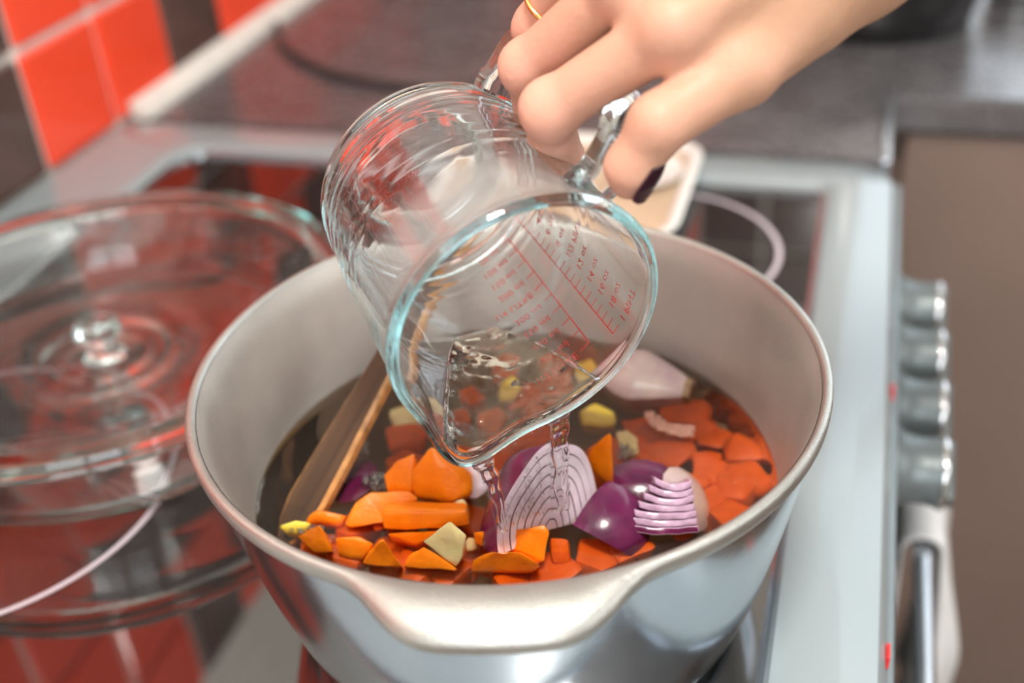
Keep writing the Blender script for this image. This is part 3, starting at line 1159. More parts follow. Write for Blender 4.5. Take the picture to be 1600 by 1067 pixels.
# shallot lying at the back
sa, sb = atz(945, 588, .058), atz(1076, 612, .0585)
sv = sb - sa
sh = thing('shallot', 'pale lilac whole shallot lying at the back right of the pot', 'onion', (sa + sb) / 2, OG)
xf = Matrix.Translation(sa) @ frame_from(sv, Vector((0, 0, 1))).to_4x4()
Ls = sv.length
bm = bmesh.new()
bm_lathe(bm, resample([(0, -.006), (.008, .002), (.0135, .010), (.0150, .017), (.0125, .024), (.0075, Ls - .0035), (.0045, Ls), (0, Ls + .0005)], 4), 40, xf=xf)
recalc(bm)
link('bulb', bm, 'onion_pale', sh, smooth=True)
bm = bmesh.new()
bm_lathe(bm, [(.0026, Ls - .001), (.0040, Ls + .0016), (.0056, Ls + .0012), (.0062, Ls - .001), (.0055, Ls - .003), (.0030, Ls - .003), (.0026, Ls - .001)], 28, xf=xf)
recalc(bm)
link('root_plate', bm, 'onion_root', sh, smooth=True)
bm = bmesh.new()
bm_lathe(bm, [(0, Ls + .0004), (.0028, Ls + .0002), (.0028, Ls - .002), (0, Ls - .002)], 20, xf=xf)
recalc(bm)
link('root_hollow', bm, 'dark_hole', sh, smooth=True)

# ------------------------------------------------------------------ wooden spoon leaning on the far rim
a0 = atz(470, 806, .0560)
a1 = atz(598, 580, .0900)
dv = (a1 - a0).normalized()
a2 = a1 + dv * .085
ws = thing('wooden_spoon', 'wet brown wooden spoon leaning from the broth up behind the jug', 'spoon', a0)
side = dv.cross(Vector((0, 0, 1))).normalized()
nv = dv.cross(side).normalized()
nv = (-FW + dv * FW.dot(dv)).normalized()
nv = (Matrix.Rotation(math.radians(-27), 3, dv) @ nv)
side = nv.cross(dv).normalized()
bm = bmesh.new()
st = [(-.012, .004, .0022), (-.004, .0085, .003), (.006, .0105, .0032), (.025, .0100, .0034), (.045, .0088, .0036), (.075, .0074, .0038), (.120, .0066, .0038), (.150, .0066, .0038), (.156, .0052, .003)]
rings = []
for s, w, t in st:
    p = a0 + dv * s
    ring = []
    for u, v in ((-1, -.55), (-.82, -1), (0, -1), (.82, -1), (1, -.55), (1, .55), (.82, 1), (0, 1), (-.82, 1), (-1, .55)):
        ring.append(bm.verts.new(p + side * u * w * .84 + nv * v * t))
    rings.append(ring)
for i in range(len(rings) - 1):
    for k in range(10):
        k2 = (k + 1) % 10
        f = bm.faces.new((rings[i][k], rings[i][k2], rings[i + 1][k2], rings[i + 1][k]))
        f.material_index = 0 if k in (1, 2, 6, 7) else 1  # edge faces take the golden wood with the painted light
bm.faces.new(rings[0][::-1])
bm.faces.new(rings[-1])
recalc(bm)
# keep object axes along the grain
R3 = Matrix((dv, side, nv)).transposed()
mw = Matrix.Translation(a0) @ R3.to_4x4()
for v in bm.verts:
    v.co = mw.inverted() @ v.co
o = link('handle', bm, ['wet_wood', 'lit_edge_wood'], None)
o.parent = ws
o.matrix_parent_inverse = Matrix.Identity(4)
o.location = (0, 0, 0)
o.rotation_mode = 'QUATERNION'
o.rotation_quaternion = R3.to_quaternion()
sm(o, 35)

# ------------------------------------------------------------------ glass measuring jug
JC = Vector((.02373, -.04395, .16085))
JN = Vector((.62695, -.76674, -.13799)).normalized()
JD = Vector((.5012, .2614, .8249))
JD = (JD - JN * JD.dot(JN)).normalized()
JE = JN.cross(JD)


def jp(s, th, rho):
    return JC - JN * s + (JD * math.cos(th) + JE * math.sin(th)) * rho


def sstep(a, b, x):
    t = min(1, max(0, (x - a) / (b - a)))
    return t * t * (3 - 2 * t)


jug = thing('measuring_jug', 'clear ribbed glass measuring jug with red scale tipped over the pot', 'jug', JC)
RO = [(0.0, .0470), (.002, .0480), (.0045, .0478), (.008, .0470), (.03, .0462), (.06, .0448), (.085, .0432), (.093, .0415), (.0985, .0375), (.102, .031), (.1035, .027)]
RO = resample(RO, 10)
outer = []
for r, s in [(b, a) for a, b in RO]:
    rib = .00055 * math.sin((s - .030) / .0058 * 2 * PI) * sstep(.030, .045, s) * (1 - sstep(.092, .098, s))
    outer.append((r + rib, s))
outer += [(.0265, .1030), (.0255, .1018), (.014, .1012), (0, .1010)]
RI = resample([(-.0006, .0462), (.0005, .0447), (.004, .0438), (.03, .0425), (.06, .0411), (.082, .0395), (.090, .0370), (.0945, .031), (.096, .022)], 6)
inner = [(b, a) for a, b in RI][::-1]
inner = [(0, .0962)] + inner
SPD = PI + math.radians(6)


def spout(th, s):
    d = abs((th - SPD + PI) % (2 * PI) - PI)
    wdt = .20 + 1.6 * s
    return math.exp(-(d / .30) ** 2) * (1 - sstep(0.0, .034, s))


def build_jug():
    bm = bmesh.new()
    n = 160
    prof = inner + outer[1:] if False else inner + outer
    rings = []
    for r, s in prof:
        if r < 1e-7:
            rings.append([bm.verts.new(jp(s, 0, 0))])
            continue
        ring = []
        for k in range(n):
            th = 2 * PI * k / n
            sp = spout(th, s)
            rr = r + .0105 * sp
            ring.append(bm.verts.new(jp(s - .0035 * sp, th, rr)))
        rings.append(ring)
    for i in range(len(rings) - 1):
        a, b = rings[i], rings[i + 1]
        for k in range(n):
            k2 = (k + 1) % n
            if len(a) == 1 and len(b) == 1:
                continue
            if len(a) == 1:
                bm.faces.new((a[0], b[k2], b[k]))
            elif len(b) == 1:
                bm.faces.new((a[k], a[k2], b[0]))
            else:
                bm.faces.new((a[k], a[k2], b[k2], b[k]))
    recalc(bm)
    return bm


sm(link('jug_body', build_jug(), 'jug_glass', jug), 50)
# handle: flat glass strap in the plane of the spout
hp = smooth_path([jp(.0125, 0, .0455), jp(.0105, 0, .056), jp(.0125, 0, .0665), (jp(.021, 0, .0735)), jp(.035, 0, .0755), jp(.055, 0, .0750), jp(.072, 0, .0725), jp(.082, 0, .066), jp(.0845, 0, .056), jp(.084, 0, .0440)], 8)
bm = bmesh.new()
rings = []
for i, p in enumerate(hp):
    t = (hp[min(i + 1, len(hp) - 1)] - hp[max(i - 1, 0)]).normalized()
    b = JE
    a = t.cross(b).normalized()
    w, h = .0082, .0042
    if i < 5 or i > len(hp) - 6:
        w *= 1.12
    ring = []
    for k in range(16):
        an = 2 * PI * k / 16
        cx, sy = math.cos(an), math.sin(an)
        q = .5
        ring.append(bm.verts.new(p + b * w * math.copysign(abs(cx) ** q, cx) + a * h * math.copysign(abs(sy) ** q, sy)))
    rings.append(ring)
for i in range(len(rings) - 1):
    for k in range(16):
        k2 = (k + 1) % 16
        bm.faces.new((rings[i][k], rings[i][k2], rings[i + 1][k2], rings[i + 1][k]))
bm.faces.new(rings[0][::-1])
bm.faces.new(rings[-1])
recalc(bm)
sm(link('jug_handle', bm, 'jug_glass', jug), 50)

# red printed scale on the outside of the glass
TH_ML, TH_OZ = math.radians(-101.5), math.radians(-90.0)


def r_out(s):
    for (s0, r0), (s1, r1) in zip(RO[:-1], RO[1:]):
        if s0 <= s <= s1:
            return r0 + (r1 - r0) * (s - s0) / (s1 - s0)
    return .045


def bendpt(th, s):
    return jp(s, th, r_out(s) + .00018)


bm = bmesh.new()


def patch(th0, th1, s0, s1):
    na = max(1, int(abs(th1 - th0) / .06))
    nb = max(1, int(abs(s1 - s0) / .006))
    V = [[bm.verts.new(bendpt(th0 + (th1 - th0) * a / na, s0 + (s1 - s0) * b / nb)) for b in range(nb + 1)] for a in range(na + 1)]
    for a in range(na):
        for b in range(nb):
            bm.faces.new((V[a][b], V[a + 1][b], V[a + 1][b + 1], V[a][b + 1]))


RR = .0455
LW = .00045 / RR


def text_on(txt, th, s, size, align):
    cu = bpy.data.curves.new('t', 'FONT')
    cu.body = txt
    cu.size = size
    cu.align_x = align
    cu.align_y = 'CENTER'
    cu.resolution_u = 2
    ob = bpy.data.objects.new('t', cu)
    COL.objects.link(ob)
    dg = bpy.context.evaluated_depsgraph_get()
    me = bpy.data.meshes.new_from_object(ob.evaluated_get(dg))
    vs = [bm.verts.new(bendpt(th + v.co.x / RR, s - v.co.y)) for v in me.vertices]
    for p in me.polygons:
        try:
            bm.faces.new([vs[i] for i in p.vertices])
        except ValueError:
            pass
    bpy.data.objects.remove(ob)
    bpy.data.curves.remove(cu)
    bpy.data.meshes.remove(me)


S0, S1 = .0185, .0860
patch(TH_ML - LW / 2, TH_ML + LW / 2, S0, S1)
ml = ['50 ml', '100 ml', '150 ml', '200 ml', '1/4 LITRE', '300 ml', '350 ml', '400 ml', '450 ml', '1/2 LITRE']
for i, t in enumerate(ml):
    s = S1 + (S0 - S1) * i / 9
    patch(TH_ML - .0045 / RR, TH_ML, s - .0002, s + .0002)
    text_on(t, TH_ML - .0062 / RR, s, .0046, 'RIGHT')
Z0, Z1 = .0120, .0890
patch(TH_OZ - LW / 2, TH_OZ + LW / 2, Z0, Z1)
oz = {3: '4 oz', 5: '6 oz', 7: '8 oz', 9: '1/2 PINT', 11: '12 oz', 13: '14 oz', 15: '16 oz', 17: '18 oz', 19: '1 PINT'}
for i in range(20):
    s = Z1 + (Z0 - Z1) * i / 19
    patch(TH_OZ, TH_OZ + .0042 / RR, s - .00018, s + .00018)
    if i in oz:
        text_on(oz[i], TH_OZ + .0060 / RR, s, .0046, 'LEFT')
tag(link('printed_scale', bm, 'print_red', jug), 'red measuring scale in millilitres and ounces')

# fogged band of condensation just inside the mouth
bm = bmesh.new()
fl = bm.verts.layers.float.new('fog')
NT, NS2 = 72, 16
V = []
for a in range(NT + 1):
    th = math.radians(-60 + 190 * a / NT)
    row = []
    for b in range(NS2 + 1):
        s = .0045 + .044 * b / NS2
        v = bm.verts.new(jp(s, th, r_out(s) - .0056))
        n_ = noise.noise(Vector((th * 3, s * 60, 0)))
        v[fl] = .78 * sstep(0, .16, b / NS2) * (1 - sstep(.45, 1, b / NS2 + .15 * n_)) * sstep(0, .2, a / NT) * (1 - sstep(.75, 1, a / NT))
        row.append(v)
    V.append(row)
for a in range(NT):
    for b in range(NS2):
        bm.faces.new((V[a][b], V[a + 1][b], V[a + 1][b + 1], V[a][b + 1]))
tag(link('condensation', bm, 'condensation', jug, smooth=True), 'misty steam condensation near the mouth')


# water left in the jug, and what pours out of it
def r_in(s):
    for (s0, r0), (s1, r1) in zip(RI[:-1], RI[1:]):
        if s0 <= s <= s1:
            return r0 + (r1 - r0) * (s - s0) / (s1 - s0)
    return .03


ZL = .1275
gz = math.hypot(JD.z, JE.z)
th_low = math.atan2(-JE.z, -JD.z)
bm = bmesh.new()
rows = []
NA2, NSS = 22, 34
for k in range(NSS + 1):
    s = .0008 + .072 * k / NSS
    ri = r_in(s) - .0003
    az = (JC - JN * s).z
    cw = (az - ZL) / (ri * gz)
    if cw > .985:
        break
    w = math.acos(min(1, cw))
    arc = []
    for j in range(NA2 + 1):
        th = th_low - w + 2 * w * j / NA2
        sp = spout(th, s)
        arc.append(jp(s - .003 * sp, th, ri + .0102 * sp))
    top = []
    for j in range(1, NA2):
        p = arc[0].lerp(arc[-1], j / NA2)
        # the surface dips towards the lip where the water leaves
        low = arc[j].z
        p.z = max(low + .0004, p.z - .008 * (1 - sstep(0, .03, s)) * math.sin(PI * j / NA2) + .0010 * noise.noise(p * 120))
        top.append(p)
    rows.append((arc, top))
ra = []
for arc, top in rows:
    ra.append(([bm.verts.new(p) for p in arc], [bm.verts.new(p) for p in top]))
for (a, t), (a2_, t2) in zip(ra[:-1], ra[1:]):
    for j in range(NA2):
        bm.faces.new((a[j], a[j + 1], a2_[j + 1], a2_[j]))
    tt = [a[0]] + t + [a[-1]]
    tt2 = [a2_[0]] + t2 + [a2_[-1]]
    for j in range(NA2):
        bm.faces.new((tt[j], tt2[j], tt2[j + 1], tt[j + 1]))
for a, t in (ra[0], ra[-1]):
    tt = [a[0]] + t + [a[-1]]
    for j in range(NA2):
        vs = [a[j], a[j + 1], tt[j + 1], tt[j]]
        u = []
        for v in vs:
            if v not in u:
                u.append(v)
        if len(u) > 2:
            bm.faces.new(u)
recalc(bm)
tag(link('jug_water', bm, 'jug_water_mat', smooth=True), 'clear water lying in the lower side of the tipped measuring jug', 'water')

# pouring sheet: from the lip down to the vegetables, thick glassy edges and a thin film between
pour = thing('pouring_water', 'clear water pouring in a sheet from the jug lip onto the vegetables', 'water', JC - Vector((0, 0, .05)))
TH_A, TH_B = math.radians(-171), math.radians(-127)


def fall(u, t):
    th = TH_A + (TH_B - TH_A) * u
    sp = spout(th, 0)
    p = jp(-.0035 * sp - .001, th, .0462 + .0105 * sp)
    h = p.z - (.0795 - .0045 * u)
    drop = h * (t * t * .7 + t * .3)
    drift = RT * .0050 * (1 - u) * (t ** .7) - hx * .0015 * t
    pull = -RT * (u - .5) * .003 * t
    return p + Vector((drift.x, drift.y, -drop)) + pull


def rope(u, rad0, seed, name):
    pts, rd = [], []
    for k in range(25):
        t = k / 24
        p = fall(u, t)
        p += RT * .0006 * math.sin(k * .9 + seed) * t
        pts.append(p)
        rd.append(rad0 * (1 - .25 * t + .22 * math.sin(k * 1.3 + seed) * min(1, t * 3)))
    bm = bmesh.new()
    bm_tube(bm, pts, rd, 14)
    recalc(bm)
    return link(name, bm, 'pour_water', pour, smooth=True)




def ribbon(u0, u1, thick, seed, narrow=.35):
    rings = []
    bm = bmesh.new()
    for k in range(33):
        t = k / 32
        c = (fall(u0, t) + fall(u1, t)) / 2
        hw = (fall(u1, t) - fall(u0, t)) / 2 * (1 - narrow * t) * (1 + .10 * math.sin(k * .7 + seed))
        nn = -hx * thick * (1 + .25 * math.sin(k * .9 + seed * 2))
        c = c + RT * .0005 * math.sin(k * .6 + seed) * t
        ring = []
        for q in range(20):
            an = 2 * PI * q / 20
            cx, sy = math.cos(an), math.sin(an)
            # thicker along both borders
            ring.append(bm.verts.new(c + hw * cx + nn * sy * (.35 + .75 * abs(cx) ** 1.5)))
        rings.append(ring)
    for r0_, r1_ in zip(rings[:-1], rings[1:]):
        for q in range(20):
            q2 = (q + 1) % 20
            bm.faces.new((r0_[q], r0_[q2], r1_[q2], r1_[q]))
    bm.faces.new(rings[0][::-1])
    bm.faces.new(rings[-1])
    recalc(bm)
    return link('stream', bm, 'pour_water', pour, smooth=True)


ribbon(.0, .17, .0016, 0, .55)
ribbon(.76, .99, .0019, 2, .10)
bm = bmesh.new()
NU, NV = 40, 24
G = []
for a in range(NU + 1):
    row = []
    for b in range(NV + 1):
        u, t = a / NU, b / NV
        p = fall(u, t)
        p += -hx * .0012 * noise.noise(Vector((u * 9, t * 2, 1.0)))
        row.append(bm.verts.new(p))
    G.append(row)
for a in range(NU):
    for b in range(NV):
        bm.faces.new((G[a][b], G[a + 1][b], G[a + 1][b + 1], G[a][b + 1]))
bmesh.ops.solidify(bm, geom=bm.faces[:], thickness=.0006)
recalc(bm)
link('film', bm, 'film_water', pour, smooth=True)


# ------------------------------------------------------------------ bubbles and foam (uncountable: stuff)
def foam(name, label, specs, mat='bubble', seed=1):
    rnd = random.Random(seed)
    bm = bmesh.new()
    for (px, py, w, h, n, r0, r1) in specs:
        for _ in range(n):
            a, q = rnd.uniform(0, 2 * PI), math.sqrt(rnd.random())
            x, y = px + w * q * math.cos(a), py + h * q * math.sin(a)
            r = rnd.uniform(r0, r1)
            p = atz(x, y, ZW + r * .35)
            rad = math.hypot(p.x, p.y)
            if rad > .1036:
                p.x, p.y = p.x * .1036 / rad, p.y * .1036 / rad
            bmesh.ops.create_icosphere(bm, subdivisions=2, radius=r, matrix=Matrix.Translation(p))
    return tag(link(name, bm, mat, smooth=True), label, 'bubbles', kind='stuff')


foam('bubbles', 'cluster of clear bubbles beside the wooden spoon', [(590, 752, 22, 12, 34, .0006, .0019)], seed=3)
foam('bubbles', 'bead of small bubbles on the left pot wall', [(388, 772, 5, 22, 36, .0005, .0011), (396, 796, 6, 8, 12, .0005, .001)], seed=4)
foam('bubbles', 'foamy bubbles around the small pointed front wedge', [(480, 826, 26, 9, 46, .0004, .0010), (518, 848, 8, 14, 20, .0004, .0009)], seed=5)
foam('bubbles', 'bubbles on the beige potato behind the pointed slice', [(977, 706, 15, 13, 46, .0004, .0011)], seed=6)
foam('bubbles', 'trail of bubbles along the submerged spoon edge', [(570, 700, 6, 20, 24, .0004, .0010), (530, 750, 12, 14, 24, .0004, .0009)], seed=8)
foam('bubbles', 'bright bubbles round the purple chunk', [(1000, 800, 10, 24, 20, .0004, .0008), (985, 770, 8, 8, 10, .0004, .0009)], seed=9)
pm('foam_pink', (.58, .31, .23), .4, var=.1, vscale=400, bump=.6, bscale=900)
bm = bmesh.new()
rnd = random.Random(12)
for k in range(240):
    t = rnd.random()
    x, y = 1012 + 68 * t, 650 + 22 * t + 8 * math.sin(t * 3)
    x += rnd.uniform(-5, 5)
    y += rnd.uniform(-8, 8)
    bmesh.ops.create_icosphere(bm, subdivisions=1, radius=rnd.uniform(.0005, .0012), matrix=Matrix.Translation(atz(x, y, ZW + .0001)))
tag(link('foam', bm, 'foam_pink', smooth=True), 'strip of pinkish foam floating at the right of the broth', 'foam', kind='stuff')

# ------------------------------------------------------------------ glass casserole with lid
DC = Vector((-.266, .097, 0))
ds = thing('casserole_dish', 'empty clear glass casserole dish standing on the hob left of the pot', 'dish', DC + Vector((0, 0, .0006)))
xf = Matrix.Translation(DC)
prof = [(0, .0010), (.112, .0010), (.118, .0022), (.1235, .007), (.127, .016), (.1305, .034), (.1325, .041), (.1385, .0425), (.1395, .0445), (.1385, .0465), (.131, .0465),
        (.1285, .042), (.1265, .034), (.1225, .016), (.119, .0095), (.112, .0062), (0, .0058)]
bm = bmesh.new()
bm_lathe(bm, prof, 128, xf=xf)
recalc(bm)
sm(link('dish_body', bm, 'dish_glass', ds), 40)
ld = thing('glass_lid', 'round clear glass lid with central knob resting on the casserole dish', 'lid', DC + Vector((0, 0, .047)))
lid_lo = [(0, .0150), (.0375, .0152), (.060, .0172), (.085, .0212), (.105, .0282), (.118, .0375), (.1255, .0470), (.1300, .0476), (.1390, .0476)]
lid_hi = [(.1402, .0502), (.1388, .0530), (.1320, .0538), (.1260, .0520), (.117, .0435), (.105, .0330), (.085, .0256), (.060, .0214), (.0415, .0200), (.0385, .0214), (.0360, .0212), (.0340, .0196),
          (.0275, .0194), (.0250, .0208), (.0225, .0208), (.0200, .0196), (0, .0194)]
bm = bmesh.new()
bm_lathe(bm, lid_lo + lid_hi, 128, xf=xf)
recalc(bm)
sm(link('lid_disc', bm, 'dish_glass', ld), 40)
bm = bmesh.new()
kp = [(0, .0197), (.0120, .0197), (.0100, .0225), (.0080, .0260), (.0088, .0300), (.0120, .0340), (.0130, .0375), (.0105, .0410), (.0050, .0426), (0, .0428)]
bm_lathe(bm, kp[:1] + resample(kp[1:-1], 4) + kp[-1:], 48, xf=Matrix.Translation(DC))
recalc(bm)
sm(link('lid_knob', bm, 'dish_glass', ld), 60)

# ------------------------------------------------------------------ things on the worktop and back of the hob
bp_ = thing('saucepan', 'black pan standing on the worktop corner behind the cook\'s hand', 'pan', (.128, .785, 0))
xf = Matrix.Translation((.128, .785, 0.0005))
bm = bmesh.new()
bm_lathe(bm, [(0, 0), (.078, 0), (.086, .004), (.093, .03), (.097, .085), (.0985, .088), (.097, .089), (.0945, .086), (.090, .03), (.083, .007), (.076, .004), (0, .004)], 64, xf=xf)
recalc(bm)
sm(link('pan_body', bm, 'black_enamel', bp_), 50)
for sgn in (-1, 1):
    bm = bmesh.new()
    bm_tube(bm, smooth_path([(.128 + sgn * .094, .765, .07), (.128 + sgn * .118, .768, .073), (.128 + sgn * .122, .785, .074), (.128 + sgn * .118, .802, .073), (.128 + sgn * .094, .805, .07)], 6), .005, 10)
    recalc(bm)
    sm(link('pan_handle', bm, 'black_enamel', bp_), 50)
bw = thing('steel_cup', 'small shiny steel cup right of the black pan at the top edge', 'cup', (.262, .865, 0))
xf = Matrix.Translation((.262, .865, 0.0005))
bm = bmesh.new()
bm_lathe(bm, [(0, 0), (.024, 0), (.028, .004), (.033, .05), (.0335, .052), (.032, .052), (.027, .006), (0, .004)], 40, xf=xf)
recalc(bm)
sm(link('cup_body', bm, 'chrome', bw), 50)
bm = bmesh.new()
bm_tube(bm, smooth_path([(.294, .865, .042), (.312, .865, .040), (.316, .865, .026), (.306, .865, .014), (.290, .865, .012)], 6), .003, 8)
recalc(bm)
sm(link('cup_handle', bm, 'chrome', bw), 50)
bm = bmesh.new()
bm_tube(bm, smooth_path([(-.455, .70, .004), (-.425, .645, .004), (-.383, .603, .004), (-.345, .575, .004), (-.30, .556, .004), (-.25, .548, .004), (-.20, .552, .004), (-.14, .60, .004), (-.10, .70, .004), (-.12, .82, .004)], 8), .0035, 10)
recalc(bm)
tag(link('power_cable', bm, 'cable_black', smooth=True), 'thin black cable lying across the worktop from the tiled wall', 'cable')

tr = thing('spoon_rest', 'beige tray with white rim at the back of the hob behind the jug', 'tray', (-.07, .36, .0078))
bm = bmesh.new()
TX0, TX1, TY0, TY1 = -.150, .018, .285, .446


def tr_l(i, r=.03):
    return round_rect(TX0 + i, TX1 - i, TY0 + i, TY1 - i, (max(.004, r - i),) * 4)


rs = ring_from(bm, [(tr_l(.010), .0095), (tr_l(.0085), .0135), (tr_l(.006), .0150), (tr_l(.001), .0150), (tr_l(0), .0142), (tr_l(.006), .0078)])
bm.faces.new(rs[-1])
recalc(bm)
sm(link('tray_rim', bm, 'white_ceramic', tr), 40)
bm = bmesh.new()
l = tr_l(.010)
lo = [bm.verts.new((x, y, .0080)) for x, y in l]
hi = [bm.verts.new((x, y, .0098)) for x, y in l]
bm.faces.new(hi)
bm.faces.new(lo[::-1])
for k in range(len(l)):
    k2 = (k + 1) % len(l)
    bm.faces.new((lo[k], lo[k2], hi[k2], hi[k]))
recalc(bm)
link('tray_base', bm, 'beige_tray', tr)
sc_ = thing('small_saucer', 'small round white saucer lying in the beige tray behind the thumb', 'saucer', (-.022, .385, .010))
bm = bmesh.new()
bm_lathe(bm, [(0, .0102), (.016, .0102), (.018, .012), (.030, .0165), (.0308, .0172), (.030, .0178), (.017, .0138), (0, .0128)], 40, xf=Matrix.Translation((-.022, .385, 0)))
recalc(bm)
sm(link('saucer_body', bm, 'white_ceramic', sc_), 50)

# ------------------------------------------------------------------ the hand (one continuous surface from a distance field)
RTn, UPn, FWn = np.array(RT), np.array(UP), np.array(FW)


def A(px, py, dep):
    return np.array(atd(px, py, dep))


def smin(a, b, k):
    h = np.clip(.5 + .5 * (b - a) / k, 0, 1)
    return b + (a - b) * h - k * h * (1 - h)


def cone_d(P, a, b, ra, rb):
    ab = b - a
    t = np.clip(((P - a) @ ab) / (ab @ ab), 0, 1)
    d = np.linalg.norm(P - (a + t[..., None] * ab), axis=-1)
    return d - (ra + (rb - ra) * t)


wr_ = A(1330, -95, .352)
fa = A(1640, -330, .352)
fb = A(2050, -560, .36)
J = {
    'i': [A(1050, 47, .3385), A(860, 170, .364), A(864, 218, .380), A(884, 243, .389)],
    'm': [A(978, -30, .349), A(824, 104, .384), A(838, 165, .404), A(868, 175, .413)],
    'r': [A(918, -98, .362), A(842, 44, .399), A(856, 105, .414), A(880, 108, .422)],
    'p': [A(880, -150, .370), A(846, -40, .404), A(866, 15, .420), A(888, 20, .426)],
}
TEND = True
RAD = {'i': (.0098, .0089, .0079, .0066), 'm': (.0096, .0086, .0077, .0066), 'r': (.0096, .0084, .0073, .0063), 'p': (.0086, .0072, .0064, .0055)}
TH = [A(1250, 10, .352), A(1158, 108, .3435), A(1030, 192, .3400), A(987, 262, .3490), A(983, 284, .3530)]
THR = (.0140, .0106, .0088, .0079, .0052)


def creases(P, a, b, r):
    """skin folds across the back of a bent joint at b"""
    ax = (b - a) / np.linalg.norm(b - a)
    q = P - b
    t = q @ ax
    near = np.exp(-(np.linalg.norm(q, axis=-1) / (r * 1.35)) ** 4)
    c = 0
    for tk, w in ((-.0052, .55), (-.0027, .9), (.0, 1.0), (.0026, .7)):
        c = c + w * np.exp(-((t - tk) / .00075) ** 2)
    return .00040 * c * near


def hand_sdf(P):
    # palm and wrist
    d = cone_d(P, fb, fa, .040, .034)
    d = smin(d, cone_d(P, fa, wr_, .033, .0235), .012)
    for f, r0, r1 in (('i', .0175, .0112), ('m', .0175, .0112), ('r', .0165, .0108), ('p', .0155, .0098)):
        d = smin(d, cone_d(P, wr_, J[f][0], r0, r1), .010)
    # flesh between metacarpals
    d = smin(d, cone_d(P, wr_ * .6 + J['i'][0] * .4 + FWn * .006, J['i'][0] * .5 + J['m'][0] * .5 + FWn * .004, .013, .0095), .008)
    # thumb base
    d = smin(d, cone_d(P, wr_, TH[0], .019, THR[0]), .012)
    d = smin(d, cone_d(P, TH[0], TH[1], THR[0], THR[1]), .008)
    # web between thumb and index
    d = smin(d, cone_d(P, TH[0] * .45 + TH[1] * .55 + FWn * .004, J['i'][0] * .55 + wr_ * .45 + FWn * .004, .0085, .0095), .010)
    th = cone_d(P, TH[1], TH[2], THR[1], THR[2])
    th = smin(th, cone_d(P, TH[2], TH[3], THR[2], THR[3]), .004)
    th = smin(th, cone_d(P, TH[3], TH[4], THR[3], THR[4]), .004)
    th = th + creases(P, TH[1], TH[2], THR[2])
    d = smin(d, th, .005)
    # tendons over the back of the hand
    for f, w_ in (('i', .0), ('m', .06), ('r', .1)):
        k = J[f][0] - FWn * .0085
        d = smin(d, cone_d(P, k, wr_ - FWn * .0185 + UPn * w_ * .1, .0032, .0028), .007)
    # knuckle heads
    for f in 'imrp':
        k = J[f][0] - FWn * .0018
        d = smin(d, np.linalg.norm(P - k, axis=-1) - RAD[f][0] * 1.06, .006)
    prev = None
    for f in 'imrp':
        j, r = J[f], RAD[f]
        g = cone_d(P, j[0], j[1], r[0], r[1])
        g = smin(g, np.linalg.norm(P - (j[1] - FWn * .0006), axis=-1) - r[1] * 1.0, .004)
        g = smin(g, cone_d(P, j[1], j[2], r[1] * .98, r[2]), .004)
        g = smin(g, cone_d(P, j[2], j[3], r[2], r[3]), .003)
        g = g + creases(P, j[0], j[1], r[1])
        prev = g if prev is None else smin(prev, g, .0009)
    return smin(d, prev, .0030)


def surface_nets(F, org, h):
    nx, ny, nz = F.shape
    s = F < 0
    cs = np.zeros((nx - 1, ny - 1, nz - 1), np.int8)
    acc = np.zeros((nx - 1, ny - 1, nz - 1, 3))
    cnt = np.zeros((nx - 1, ny - 1, nz - 1))
    for dx in (0, 1):
        for dy in (0, 1):
            for dz in (0, 1):
                cs += s[dx:nx - 1 + dx, dy:ny - 1 + dy, dz:nz - 1 + dz]
    act = (cs > 0) & (cs < 8)
    I, Jx, K = np.nonzero(act)
    idx = -np.ones(act.shape, np.int64)
    idx[I, Jx, K] = np.arange(len(I))
    pos = np.zeros((len(I), 3))
    n = np.zeros(len(I))
    corners = [(a, b, c) for a in (0, 1) for b in (0, 1) for c in (0, 1)]
    for a in corners:
        for ax in range(3):
            if a[ax]:
                continue
            b = list(a)
            b[ax] = 1
            fa_ = F[I + a[0], Jx + a[1], K + a[2]]
            fb_ = F[I + b[0], Jx + b[1], K + b[2]]
            m = (fa_ < 0) != (fb_ < 0)
            t = np.where(m, fa_ / np.where(m, fa_ - fb_, 1), 0)
            p = np.stack([np.full(len(I), a[q], float) for q in range(3)], -1)
            p[:, ax] += t
            pos[m] += p[m]
            n += m
    pos = pos / n[:, None] + np.stack([I, Jx, K], -1)
    V = org + pos * h
    faces = []
    for ax in range(3):
        sl0 = [slice(None)] * 3
        sl1 = [slice(None)] * 3
        sl0[ax], sl1[ax] = slice(0, -1), slice(1, None)
        a, b = s[tuple(sl0)], s[tuple(sl1)]
        ch = np.argwhere(a != b)
        u, v = (ax + 1) % 3, (ax + 2) % 3
        ok = (ch[:, u] > 0) & (ch[:, v] > 0) & (ch[:, u] < F.shape[u] - 1) & (ch[:, v] < F.shape[v] - 1)
        ch = ch[ok]
        fl_ = a[tuple(ch.T)]
        q = []
        for du, dv_ in ((-1, -1), (0, -1), (0, 0), (-1, 0)):
            c = ch.copy()
            c[:, u] += du
            c[:, v] += dv_
            q.append(idx[tuple(c.T)])
        q = np.stack(q, -1)
        q[~fl_] = q[~fl_][:, ::-1]
        faces.append(q)
    return V, np.concatenate(faces)


